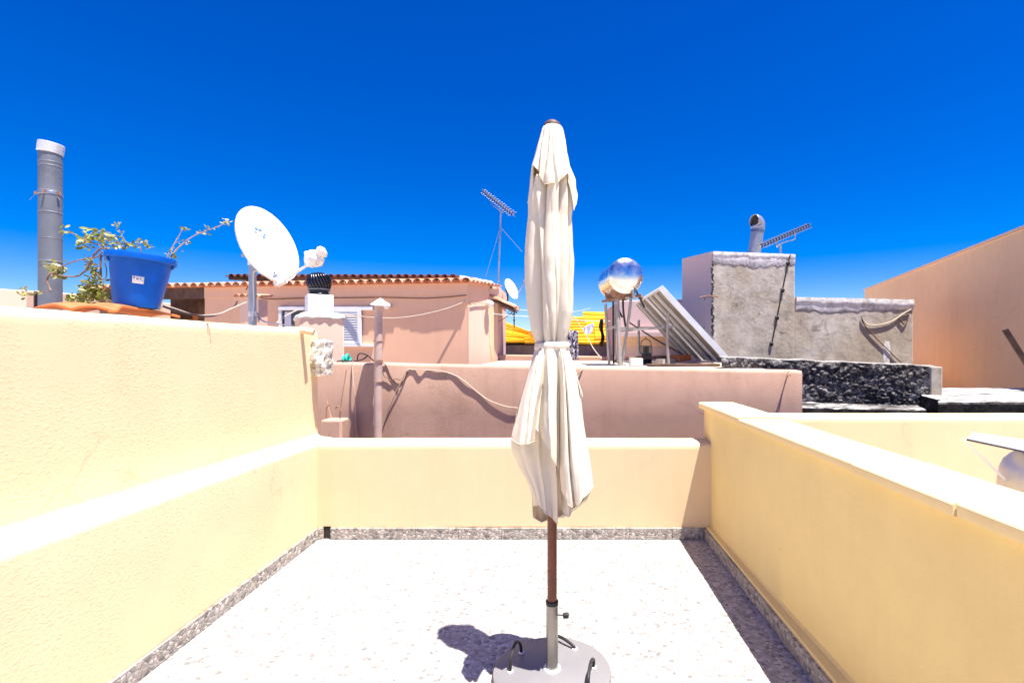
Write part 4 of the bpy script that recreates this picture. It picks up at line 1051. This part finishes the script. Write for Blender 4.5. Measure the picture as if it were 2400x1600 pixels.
antenna('tv_antenna', at(1830, 600, 9.6), at(1829, 572, 9.6), at(1782, 577, 9.4), at(1898, 528, 10.0), 'TV antenna on a short white mast pointing right, on the grey rough building', [], 18, .10)
# small dish
sc = at(1199, 677, 12.0); saz, sel_ = R(62), R(22); sn = V(math.sin(saz)*math.cos(sel_), -math.cos(saz)*math.cos(sel_), math.sin(sel_))
su = sn.cross(V(0,0,1)).normalized(); sv = su.cross(sn); sv = sv if sv.z > 0 else -sv; su = sv.cross(sn)
sd_ = thing('small_dish', at(1190, 710, 12.0), 'small white satellite dish with a dark ring emblem, above the tiled awning', 'satellite dish')
def spt(rad, th, off=0): return sc + su*rad*.95*math.cos(th) + sv*rad*1.05*math.sin(th) + sn*(-.05*(1-(rad/.25)**2)+off)
sr = MB().grid([[spt(.25*max(i/9, .01), k*math.pi/24) for k in range(48)] for i in range(10)], True).build('reflector', M['white_metal'], sd_, solid=.006, off=1)
lg = MB()
rows = [[spt(.02,0,.006)+su*(math.cos(k*math.pi/10)*.035*q) + sv*(.085+math.sin(k*math.pi/10)*.05*q) + sn*.004 for k in range(20)] for q in (1, .62)]
lg.grid(rows, True); lg.build('ring_emblem', M['ink'], sr, solid=.002)
m_ = MB(); fb = spt(.25, R(-90)); m_.tube([fb, at(1233, 655, 11.9)], .012, 6); m_.bar(at(1228, 660, 11.9), at(1236, 652, 11.9), .05, .05)
m_.build('feed_arm', M['galv'], sd_)
m_ = MB(); m_.tube([sc - sn*.06, at(1190, 690, 12.1), at(1190, 702, 12.1), at(1186, 712, 12.1)], .02, 6); m_.bar(sc-sn*.05, sc-sn*.14, .1, .12)
m_.build('mount', M['black_metal'], sd_)

# ------------------------------------------------------------------ yellow roofed houses behind
def course_roof(mb, e0, e1, t0, t1, n, th=.05):
    for j in range(n):
        a, b = lerp(e0, t0, j/n), lerp(e1, t1, j/n); c, d = lerp(e1, t1, (j+1.15)/n), lerp(e0, t0, (j+1.15)/n)
        m = max(3, int((b-a).length/.5)); 
        for i in range(m):
            u0, u1 = i/m, (i+1)/m-.004; k = V(0, random.gauss(0,.01), th*.8+random.gauss(0,.012)); k2 = V(0,0,.005)
            q = [lerp(a,b,u0)+k, lerp(a,b,u1)+k+V(0,0,random.gauss(0,.008)), lerp(d,c,u1)+k2, lerp(d,c,u0)+k2]
            mb.hexa([p-V(0,0,th) for p in q], q)
y1 = thing('yellow_roof_house', V(1, 14, GZ), 'low grey house under a bright yellow painted roof, right of the parasol', 'house', 'houses with yellow painted roofs')
m_ = MB(); course_roof(m_, at(1288, 806, 13), at(1500, 808, 13.0), at(1288, 744, 15.5), at(1500, 742, 15.5), 9)
course_roof(m_, at(1366, 746, 15.55), at(1500, 748, 15.55), at(1366, 731, 16.2), at(1500, 735, 16.2), 2)
m_.build('roof', M['yellow_tile'], y1)
a = at(1288, 806, 13.1); b = at(1500, 806, 13.1)
MB().hexa([(a.x,13.12,GZ),(b.x,13.12,GZ),(b.x,17,GZ),(a.x,17,GZ)],[(a.x,13.12,a.z-.03),(b.x,13.12,a.z-.03),(b.x,16,2.3),(a.x,16,2.3)]).build('wall', M['concrete'], y1)
y2 = thing('yellow_roof_house', V(-1, 14, GZ), 'low grey house with a yellow roof sloping down to the right, left of the parasol', 'house', 'houses with yellow painted roofs')
m_ = MB(); course_roof(m_, at(1120, 804, 13.2), at(1284, 803, 13.2), at(1120, 730, 15.0), at(1284, 794, 14.0), 8)
m_.build('roof', M['yellow_tile'], y2)
a = at(1120, 806, 13.3); b = at(1284, 806, 13.3)
MB().hexa([(a.x,13.32,GZ),(b.x,13.32,GZ),(b.x,15,GZ),(a.x,15,GZ)],[(a.x,13.32,a.z-.03),(b.x,13.32,a.z-.03),(b.x,14,1.62),(a.x,15,2.3)]).build('wall', M['concrete'], y2)
a = at(1150, 831, 11.4); b = at(1460, 836, 11.4)
m_ = MB(); m_.hexa([(a.x,11.4,GZ),(b.x,11.4,GZ),(b.x,11.7,GZ),(a.x,11.7,GZ)],[(a.x,11.4,a.z),(b.x,11.4,b.z),(b.x,11.7,b.z),(a.x,11.7,a.z)])
tag(m_.build('pink_parapet', M['pink'], bevel=.015), 'low pink parapet below the yellow roofs', 'wall')
# laundry
def cloth(rows_, m, name, label, cat):
    P = [[at(*p) for p in r] for r in rows_]; out = []
    for j in range(13):
        cols = [sample([r[c] for r in P], j/12) for c in range(len(P[0]))]
        out.append([sample(cols, i/12)+V(0, .04*math.sin(i*1.3+j*.4), 0) for i in range(13)])
    return tag(MB().grid(out).build(name, m, solid=.006, angle=70), label, cat)
cloth([[(1328,775,10.4),(1342,774,10.4),(1355,775,10.4)],[(1328,810,10.4),(1342,810,10.4),(1355,810,10.4)],[(1330,842,10.4),(1345,843,10.4),(1356,842,10.4)]], M['print'], 'hanging_cloth', 'dark and pale patterned cloth hanging right beside the parasol', 'laundry')
cloth([[(1364,771,10.8),(1378,762,10.8),(1391,757,10.8)],[(1368,777,10.8),(1380,772,10.8),(1391,768,10.8)],[(1374,782,10.8),(1381,784,10.8),(1386,781,10.8)]], M['white_cloth'], 'hanging_garment', 'small white garment blowing on the line before the yellow roof', 'laundry')
cloth([[(1407,748,10.6),(1411,747,10.6),(1414,749,10.6)],[(1404,766,10.6),(1410,770,10.6),(1413,772,10.6)],[(1409,785,10.6),(1414,790,10.6),(1417,792,10.6)],[(1406,808,10.6),(1409,812,10.6),(1412,810,10.6)]], M['slat_black'], 'hanging_garment', 'long black garment hanging in front of the yellow roof', 'laundry')
cable([(1146,733,10.9),(1180,738,10.9),(1230,741,10.8),(1300,745,10.7),(1380,752,10.7),(1430,752,10.6)], .006, M['plastic_white'], 'thin white clothesline stretched from the house corner past the parasol', name='clothesline')
cable([(1345,740,10.8),(1375,788,10.5),(1392,818,10.2),(1410,840,9.8)], .009, M['cable_white'], 'pale rope sloping down in front of the yellow roof')
cable([(1190,722,11.3),(1245,728,11.6),(1330,732,12),(1385,722,12)], .005, M['plastic_white'], 'thin white overhead wire passing behind the parasol')

# ------------------------------------------------------------------ solar water heater
sw = thing('solar_heater', V(1.4, 8, 1.24), 'solar water heater with a shiny steel tank on a tube stand, on the mauve roof', 'solar heater')
tf = at(1467, 646, 7.5); tbk = at(1439, 668, 8.35); tbk.z = tf.z; ax = (tbk-tf); Lt = ax.length; ax.normalize(); tr_ = .258
prof = [(.004, -.048), (.06, -.0465), (.12, -.041), (.18, -.031), (.222, -.017), (.24, -.006), (.246, .003), (tr_-.001, .005), (tr_, .012), (tr_+.004, .014), (tr_+.004, .02), (tr_, .022), (tr_, Lt*.5), (tr_, Lt-.02), (tr_+.004, Lt-.018), (tr_-.004, Lt), (.2, Lt+.04), (.1, Lt+.065), (.003, Lt+.07)]
MB().lathe(prof, tf, ax, 64).build('tank', M['chrome'], sw, angle=50)
zr = 1.236
for t_ in (.22, .78):
    c_ = tf + ax*Lt*t_
    MB().hexa([c_+V(-.16,-.03,-.30), c_+V(.16,-.03,-.30), c_+V(.16,.03,-.30), c_+V(-.16,.03,-.30)], [c_+V(-.19,-.03,-.185), c_+V(.19,-.03,-.185), c_+V(.19,.03,-.185), c_+V(-.19,.03,-.185)]).build('saddle', M['rust'], sw)
MB().tube([tf+V(.10,-.01,-.20), tf+V(.11,-.02,-.30), tf+V(.16,-.02,-.36)], .018, 8).build('pipe_fitting', M['galv'], sw)
legs = [[(1419,712,7.7),(1423,780,7.7),(1428,853,7.7)],[(1446,700,7.6),(1450,780,7.55),(1453,853,7.5)],[(1466,697,7.6),(1475,699,7.6),(1478,706,7.6),(1470,770,7.6),(1457,853,7.6)],[(1440,712,8.4),(1440,780,8.4),(1439,848,8.4)],[(1566,732,7.62),(1564,790,7.62),(1567,856,7.6)],[(1497,750,8.9),(1497,800,8.9),(1497,846,8.9)]]
for L in legs:
    P = [at(*p) for p in L]; P[-1].z = zr
    MB().tube(smooth_path(P, 5), .022 if L[0][0] != 1446 else .034, 8).build('leg', M['frame_grey'], sw)
for p, q in (((1413,706,7.9),(1503,692,7.5)),((1420,771,7.7),(1446,765,7.6)),((1452,776,7.6),(1582,765,7.7)),((1452,769,8.4),(1560,768,8.6)),((1500,692,7.5),(1505,700,7.9)),((1412,706,7.9),(1450,704,8.3))):
    MB().bar(at(*p), at(*q), .035, .035).build('crossbar', M['rust'] if p[1] < 710 else M['frame_grey'], sw)
for L, r_ in (([(1437,706,7.9),(1437,760,7.95),(1438,851,8)], .014), ([(1446,700,7.6),(1450,725,7.65),(1458,743,7.7)], .016), ([(1460,695,7.7),(1461,730,7.8),(1466,765,7.9)], .016), ([(1490,678,7.5),(1494,688,7.5),(1510,720,7.9)], .014), ([(1470,752,7.9),(1485,762,8.0),(1545,800,8.2),(1600,830,8.0)], .012), ([(1441,845,7.6),(1448,849,7.5),(1460,838,7.6),(1466,815,7.7)], .012)):
    P = smooth_path([at(*p) for p in L], 6); MB().tube(P, r_, 8).build('hose', M['black'], sw)
def collector(y0, y1):
    uu = V(1.456, 0, 2.36); ll = V(2.46, 0, 1.275); d = (ll-uu).normalized(); nn = V(-d.z, 0, d.x)  # faces +x, up
    def q(p, y, o): return V(p.x, y, p.z) + nn*o
    fr = MB()
    fr.hexa([q(uu,y0,0), q(ll,y0,0), q(ll,y0+.035,0), q(uu,y0+.035,0)], [q(uu,y0,.085), q(ll,y0,.085), q(ll,y0+.035,.085), q(uu,y0+.035,.085)])
    fr.hexa([q(uu,y1-.035,0), q(ll,y1-.035,0), q(ll,y1,0), q(uu,y1,0)], [q(uu,y1-.035,.085), q(ll,y1-.035,.085), q(ll,y1,.085), q(uu,y1,.085)])
    u2 = uu + d*.035; l2 = ll - d*.035
    fr.hexa([q(uu,y0+.036,0), q(u2,y0+.036,0), q(u2,y1-.036,0), q(uu,y1-.036,0)], [q(uu,y0+.036,.084), q(u2,y0+.036,.084), q(u2,y1-.036,.084), q(uu,y1-.036,.084)])
    fr.hexa([q(l2,y0+.036,0), q(ll,y0+.036,0), q(ll,y1-.036,0), q(l2,y1-.036,0)], [q(l2,y0+.036,.084), q(ll,y0+.036,.084), q(ll,y1-.036,.084), q(l2,y1-.036,.084)])
    co = fr.build('collector', M['alu'], sw, bevel=.004)
    MB().hexa([q(u2,y0+.036,.012), q(l2,y0+.036,.012), q(l2,y1-.036,.012), q(u2,y1-.036,.012)], [q(u2,y0+.036,.06), q(l2,y0+.036,.06), q(l2,y1-.036,.06), q(u2,y1-.036,.06)]).build('back_sheet', M['panel_back'], co)
    MB().hexa([q(u2,y0+.036,.066), q(l2,y0+.036,.066), q(l2,y1-.036,.066), q(u2,y1-.036,.066)], [q(u2,y0+.036,.076), q(l2,y0+.036,.076), q(l2,y1-.036,.076), q(u2,y1-.036,.076)]).build('glass', M['panel_glass'], co)
    for t in (.33, .66):
        y = lerp(y0, y1, t); MB().hexa([q(u2,y-.025,-.028), q(l2,y-.025,-.028), q(l2,y+.025,-.028), q(u2,y+.025,-.028)], [q(u2,y-.025,.01), q(l2,y-.025,.01), q(l2,y+.025,.01), q(u2,y+.025,.01)]).build('rib', M['alu'], co)
collector(7.5, 8.65); collector(8.75, 9.95)
# clutter on that roof
ln_ = thing('lantern', at(1514, 852, 8.6), 'small black wire lantern standing on the roof under the solar collectors', 'lantern')
c = at(1514, 0, 8.6); zb = CAMZ+(CY-829)/F*8.6
m_ = MB(); m_.box(c.x-.09, c.x+.09, 8.52, 8.68, zb, zb+.015); m_.box(c.x-.09, c.x+.09, 8.52, 8.68, zb+.12, zb+.135)
for dx in (-.085, .085):
    for dy in (8.525, 8.675): m_.box(c.x+dx-.006, c.x+dx+.006, dy-.006, dy+.006, zb+.015, zb+.12)
m_.box(c.x-.085, c.x+.085, 8.53, 8.55, 1.236, zb); m_.build('cage', M['black_metal'], ln_)
MB().box(c.x-.05, c.x+.05, 8.55, 8.65, zb+.016, zb+.118).build('glass_body', M['glass'], ln_)
m_ = MB(); m_.tube(smooth_path([V(c.x-.09, 8.6, zb+.13), V(c.x-.07, 8.6, zb+.21), V(c.x, 8.6, zb+.25), V(c.x+.07, 8.6, zb+.21), V(c.x+.09, 8.6, zb+.13)], 5), .007, 6)
m_.tube([V(c.x, 8.6, zb+.25), V(c.x, 8.6, zb+.30)], .006, 6); m_.build('handle', M['black_metal'], ln_)
def plank(p, q, w, h, m, label, cat='plank'): tag(MB().bar(at(*p), at(*q), w, h).build(cat.replace(' ', '_'), m, bevel=.004), label, cat)
def rz(px, D, h): return (px, CY + (CAMZ-(1.236+h))*F/D, D)
plank(rz(1476,7.3,.06), rz(1505,7.3,.06), .16, .11, M['mortar'], 'pale concrete block by the foot of the tank stand', 'concrete block')
plank(rz(1470,8.2,.1), rz(1600,8.6,.12), .12, .05, M['rust'], 'rusty brown board lying on the roof behind the lantern')
plank(rz(1520,7.2,.02), rz(1680,7.35,.02), .22, .035, M['dark_wood'], 'dark weathered board lying along the roof edge under the collectors')
plank(rz(1580,8.0,.10), rz(1606,8.3,.11), .2, .1, M['orange_tile'], 'reddish crate on the roof in the shade of the collectors', 'crate')
plank(rz(1545,7.6,.05), rz(1575,7.9,.05), .12, .09, M['concrete'], 'grey rubble lump in the shade under the collectors', 'stone')

# ------------------------------------------------------------------ lavender annex and grey rough building
q0 = at(1670, 590, 9.0); q1 = at(1600, 607, 9.72); q2 = at(1863, 597, 9.28); q3 = at(2140, 704, 9.75)
gb = thing('rough_building', V(4, 10, GZ), 'grey unpainted rough rendered building with a stepped whitewashed top', 'building')
zt = q0.z
MB().prism([(q0.x, q0.y), (q2.x, q2.y), (q2.x+.3, 12.5), (q1.x*12.5/q1.y+.15, 12.5), (q1.x, q1.y)], GZ, zt).build('tower_wall', M['concrete'], gb, bevel=.02)
z3 = CAMZ+(CY-697)/F*9.3
MB().prism([(q2.x+.003, q2.y+.004), (q3.x, q3.y), (q3.x+.2, 12.5), (q2.x+.31, 12.5)], GZ, z3).build('low_wall', M['concrete'], gb, bevel=.02)
MB().prism([(q3.x+.03, 9.9), (9.2, 10.2), (9.9, 14), (q3.x+.3, 14)], GZ, .5).build('unseen_bounce_block', M['ochre'], gb)  # unseen block added to throw orange light onto the peach wall
# painted left face of the tower
dvl = (q1-q0); dvl.z = 0; dvl.normalize(); nl = V(dvl.y, -dvl.x, 0); nl = nl if nl.x < 0 else -nl
MB().prism([tuple((q0+nl*.012+dvl*.01).xy), tuple((q0+nl*.001+dvl*.01).xy), tuple((q1+nl*.001).xy), tuple((q1+nl*.012).xy)][::-1], GZ, zt+.004).build('painted_face', M['lavender'], gb)
# ragged corner edge
m_ = MB(); pts = [P2(q0, lerp(.9, zt-.16, i/70)) + V(random.gauss(0,.012), random.gauss(0,.008), 0) for i in range(71)]
m_.tube(pts, [.012+.014*random.random() for _ in pts], 6); m_.build('ragged_corner', M['stone'], gb)
# whitewashed bands at the tops : thin flaking crust with an uneven lower edge
def crust(a, b, ztop, hfun, nm, off=.012):
    d = (b-a); d.z = 0; n_ = V(d.y, -d.x, 0).normalized(); n_ = n_ if n_.y < 0 else -n_; N = 70; rg = []
    for i in range(N+1):
        t = i/N; p = lerp(a, b, t); h = hfun(t) + .03*nz((t*9, 1, ztop)) + .025*nz((t*40, 5, ztop))
        o = off + .008*nz((t*14, 8, ztop))
        rg.append([P2(p+n_*-.02, ztop-h), P2(p+n_*o*.3, ztop-h), P2(p+n_*o, ztop-h+.02), P2(p+n_*(o+.004), ztop-h*.4), P2(p+n_*o, ztop+.004), P2(p-n_*.28, ztop+.012), P2(p-n_*.28, ztop-.02)])
    return MB().loft(rg).build(nm, M['whitewash'], gb, angle=60)
crust(P2(q0, 0), P2(q2, 0), zt, lambda t: .17+.06*math.sin(t*3), 'white_band')
crust(P2(q0, 0), P2(q2, 0), zt-.0, lambda t: .10, 'white_top', .02)
crust(P2(q2, 0)+V(.02,0,0), P2(q3, 0), z3, lambda t: .21+.03*math.sin(t*5), 'white_band', .008)
crust(P2(q2, 0)+V(.02,0,0), P2(q3, 0), z3, lambda t: .12+.05*t, 'white_top', .02)
def ongb(px, py, off=.022):
    a_, b_ = (q0, q2) if px < 1863 else (q2, q3)
    k = (px-CX)/F; d = b_-a_; d.z = 0; t = (k*a_.y-a_.x)/(d.x-k*d.y); p = a_+d*t
    return V(p.x, p.y-off, CAMZ+(CY-py)/F*p.y)
cable([ongb(1850,598,.05), ongb(1846,617), ongb(1833,680), ongb(1820,745), ongb(1807,810)], .010, M['black'], 'black cable running down the grey rough wall with dark fixings', n=4)
for k, (px, py) in enumerate(((1846,618),(1833,681),(1820,745),(1807,806))):
    m_ = MB(); m_.sphere(ongb(px, py, .02), .04, 8, 6, (1, .5, 1.1)); tag(m_.build('cable_clamp', M['black']), 'dark cable clamp on the grey rough wall, %s on the black cable' % ('topmost', 'second from the top', 'third from the top', 'lowest')[k], 'clamp', 'clamps along the black cable')
cable([ongb(2133,725,.03), ongb(2115,735), ongb(2090,752), ongb(2060,761), ongb(2030,760), ongb(2018,745)], .012, M['cable_white'], 'pale cable loop on the low grey wall near its right end')
cable([ongb(2128,738), ongb(2124,752), ongb(2118,760), ongb(2110,752), ongb(2105,745)], .012, M['cable_brown'], 'small brown wire curl at the right end of the low grey wall')
cable([ongb(2018,742), ongb(2022,758), ongb(2045,785), ongb(2070,810), ongb(2095,835), ongb(2118,856)], .010, M['cable_brown'], 'brown line standing in for a cable shadow slanting down the low grey wall')  # brown tube laid where a cable's cast shadow runs
m_ = MB(); rg = []
for i in range(13):
    y = lerp(800, 862, i/12); w = interp([(800, 5), (815, 8), (862, 7)], y)
    rg.append([ongb(2079-w+1.5*nz((i,1,1))*2-(y-800)*.04, y, .006), ongb(2079+w+1.5*nz((i,4,1))*2-(y-800)*.04, y, .006), ongb(2079+w-(y-800)*.04, y, -.01), ongb(2079-w-(y-800)*.04, y, -.01)])
m_.loft(rg); m_.build('white_streak', M['whitewash'], gb)
m_ = MB(); m_.tube([at(1640,697,9.0), at(1660,693,8.95), at(1683,695,8.9)], .012, 5); m_.tube([at(1652,695,8.97), at(1652,703,8.97)], .012, 5)
tag(m_.build('bent_rod', M['rust']), 'rusty bent rod sticking out at the corner of the grey tower', 'rod')
# flue on the tower
fp = thing('roof_flue', at(1770, 594, 9.8), 'leaning shiny metal flue with an elbow cap on the grey rough building', 'flue')
P = [at(1767, 600, 9.8), at(1776, 535, 9.8)]
MB().tube(P, .118, 24).build('pipe_body', M['flue_metal'], fp)
MB().tube([at(1774.6, 545, 9.8), at(1775, 541, 9.8)], .124, 24).build('seam', M['steel'], fp)
MB().tube(smooth_path([at(1776, 536, 9.8), at(1777, 528, 9.8), at(1775.5, 523, 9.79), at(1772, 519, 9.78), at(1767, 518, 9.76)], 3), .122, 20, False).build('elbow', M['flue_metal'], fp, solid=.01)
MB().tube([at(1769, 518.5, 9.768), at(1770, 518.7, 9.77)], .11, 16).build('shade_disc', M['dark'], fp)  # near-black disc put in for the shade inside the elbow
# lavender annex to the left of the tower
la = thing('lavender_house', V(2, 11, GZ), 'lavender pink house wall behind the solar collectors', 'house')
l0 = at(1447, 716, 10.6); l1 = at(1700, 700, 10.2)
zt = at(1577, 702, 10.4).z
MB().prism([(l0.x, l0.y), (l1.x, l1.y), (l1.x+.5, 13), (l0.x, 13)], GZ, zt).build('wall', M['lavender'], la, bevel=.02)
za = at(1500, 787, 10.5).z
MB().prism([(l0.x-.06, l0.y-.22), (l1.x, l1.y-.22), (l1.x, l1.y-.002), (l0.x-.06, l0.y-.002)], za-.02, za+.06).build('ledge', M['lavender'], la)
MB().prism([(l0.x-.05, l0.y-.10), (l1.x, l1.y-.10), (l1.x, l1.y-.004), (l0.x-.05, l0.y-.004)], za-.22, za-.021).build('peach_band', M['peach'], la)
b0 = at(1655, 771, 9.2)
m_ = MB(); m_.box(b0.x-.05, b0.x+.05, 9.15, 9.25, b0.z-.06, b0.z+.05); tag(m_.build('meter_box', M['galv'], bevel=.01), 'small grey junction box at the lower left edge of the grey tower', 'junction box')

# ------------------------------------------------------------------ dark rubble wall, ledge and slab
def wall_px(px, D): return pole_at(px, D)
rows = []; x0, x1 = pole_at(1690, 6.55), pole_at(2196, 6.4); NX, NZ = 190, 60
for j in range(NZ+1):
    row = []
    for i in range(NX+1):
        u, v = i/NX, j/NZ; x = lerp(x0, x1, u); yb = lerp(6.55, 6.4, u); zt = lerp(CAMZ+(CY-836)/F*6.55, CAMZ+(CY-858)/F*6.4, u)+.015*nz((x*4, 2, 0))
        z = lerp(.55, zt, v); p = V(x*1.0, 3.3, z*1.7)
        dist, _ = noise.voronoi(p*9.5 + V(1.5*nz(p*3.5), 0, 1.5*nz(p*3.5+V(9,9,9))))
        st_ = min(1, (dist[1]-dist[0])*3.0)
        d = .022*st_ + .022*nz(p*8) + .018*nz(p*20) + .014*nz(p*44)
        e = min(1, (1-v)*14); row.append(V(x, yb - d*(.25+.75*e)*min(1, (1-u)*25+.25), z))
    rows.append(row)
last = rows[-1]; rows.append([p + V(0, .12, .012) for p in last]); rows.append([p + V(0, .45, .0) for p in last])
sw_ = thing('rubble_wall', V((x0+x1)/2, 6.6, 0), 'black weathered rubble stone wall below the grey rough building', 'wall')
MB().grid(rows).build('stone_face', M['stone'], sw_, angle=80)
MB().box(x0, x1-.02, 6.62, 7.0, -.5, CAMZ+(CY-862)/F*6.5-.02).build('core', M['stone'], sw_)
a = at(2184, 860, 6.35); b = at(2204, 858, 6.38)
MB().prism([(a.x, 6.36), (b.x, 6.34), (b.x+.05, 6.9), (a.x, 6.9)], -.5, a.z+.004).build('plastered_end', M['concrete'], sw_, bevel=.015)
lg = MB(); rg = []
for i in range(41):
    px = lerp(1700, 2190, i/40); D = 6.15; x = pole_at(px, D); z = lerp(CAMZ+(CY-949)/F*D, CAMZ+(CY-960)/F*D, i/40)+.012*nz((i*.6,1,3)); f = .02*nz((i*.5, 2, 5))
    rg.append([V(x, 6.13+f, -.6), V(x, 6.13+f, z-.012), V(x, 6.15+f, z), V(x, 6.5, z+.03), V(x, 6.5, -.6)])
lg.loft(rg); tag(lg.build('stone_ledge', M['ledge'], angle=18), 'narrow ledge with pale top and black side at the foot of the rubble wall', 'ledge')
sl_ = MB(); poly = [(4.10, 5.55), (9.5, 5.55), (9.5, 7.6), (5.3, 7.6), (4.62, 6.7), (4.3, 5.75)]
cx_ = 6.5; rg = []
z0 = .91
for k, (ins, dz) in enumerate(((0, -1.4), (0, -.10), (.006, -.025), (.03, -.004), (.10, 0))):
    rg.append([V(x + (cx_-x)*ins*.12, y + (6.6-y)*ins*.5, z0+dz) for x, y in poly])
NS = 10; fine = []
for r0 in rg:
    fr = []
    for i in range(len(r0)):
        for k in range(NS):
            p = lerp(r0[i], r0[(i+1)%len(r0)], k/NS); fr.append(p + V(.02*nz(p*3), .02*nz(p*3+V(5,5,5)), .012*nz(p*4+V(0,9,0)) if p.z > 0 else 0))
    fine.append(fr)
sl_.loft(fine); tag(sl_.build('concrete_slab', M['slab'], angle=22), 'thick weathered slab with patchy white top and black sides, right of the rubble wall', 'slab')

# ------------------------------------------------------------------ peach building at right, slanted beam, cowl
f0 = at(2400, 535, 8.1); f1 = at(2026, 682, 16.7); dv_ = (f0-f1); dv_.z = 0; dv_.normalize(); zt = f0.z
near = f0 + dv_*5
pbx = thing('peach_building', V(10, 12, GZ), 'large plain peach coloured building wall rising at the right edge', 'building')
MB().prism([(f1.x, f1.y), (near.x, near.y), (near.x+6, near.y+2), (f1.x+6, f1.y+2)], GZ, zt).build('wall', M['peach'], pbx, bevel=.02)
nrm_ = V(dv_.y, -dv_.x, 0); nrm_ = nrm_ if nrm_.x < 0 else -nrm_
MB().hexa([P2(f1+nrm_*.03, zt), P2(near+nrm_*.03, zt), P2(near-nrm_*.3, zt), P2(f1-nrm_*.3, zt)], [P2(f1+nrm_*.03, zt+.04), P2(near+nrm_*.03, zt+.04), P2(near-nrm_*.3, zt+.04), P2(f1-nrm_*.3, zt+.04)]).build('coping', M['pink_light'], pbx)
m_ = MB(); m_.bar(at(2355, 771, 6.4), at(2454, 927, 6.2), .075, .06)
tag(m_.build('slanted_beam', M['dark_wood'], bevel=.006), 'brown wooden beam end leaning down at the right edge, before the peach wall', 'beam')
cw = thing('chimney_cowl', V(2.28, 2.6, -.78), 'zinc chimney cowl with a flat sloping rain plate, behind the white coping at right', 'chimney cowl')
cd = 2.62; e0 = at(2266, 1029, 2.5); e1 = at(2440, 1066, 2.45); e2 = at(2455, 1040, 2.75); e3 = at(2281, 1015, 2.75)
MB().hexa([e0, e1, e2, e3], [p+V(0,0,.006) for p in (e0, e1, e2, e3)]).build('rain_plate', M['zinc'], cw)
MB().bar(e0+V(0,0,-.002), e1+V(0,0,-.002), .004, .008).build('plate_edge', M['black_metal'], cw)
cc = V(pole_at(2425, 2.6), 2.6, 0); rt = pole_at(2425, 2.6) - pole_at(2356, 2.6)
zc = CAMZ+(CY-1060)/F*2.6
MB().lathe([(rt, -1.7), (rt, -.19), (rt*.985, -.15), (rt*.93, -.09), (rt*.82, -.045), (rt*.62, -.012), (rt*.5, 0)], (cc.x, cc.y, zc), seg=48).build('drum', M['zinc'], cw)
MB().bar(lerp(e0, e1, .06)+V(0,.05,-.003), V(cc.x-rt*.98, 2.6, zc-.14), .012, .003, (0,1,0)).build('strut', M['white_metal'], cw)

# ------------------------------------------------------------------ far left house
m_ = MB(); a = at(-120, 672, 9.0); b = at(60, 681, 9.6); c = at(262, 700, 12.0)
m_.prism([(a.x, a.y), (b.x, b.y), (c.x, c.y), (c.x, c.y+4), (a.x-2, c.y+4)], GZ, [CAMZ+(CY-670)/F*9.0, CAMZ+(CY-680.5)/F*9.6, CAMZ+(CY-695)/F*12, CAMZ+(CY-695)/F*12, CAMZ+(CY-670)/F*9.0])
tag(m_.build('far_house', M['pink_light'], bevel=.02), 'plain pale pink house wall top seen behind the grey flue pipe', 'house')
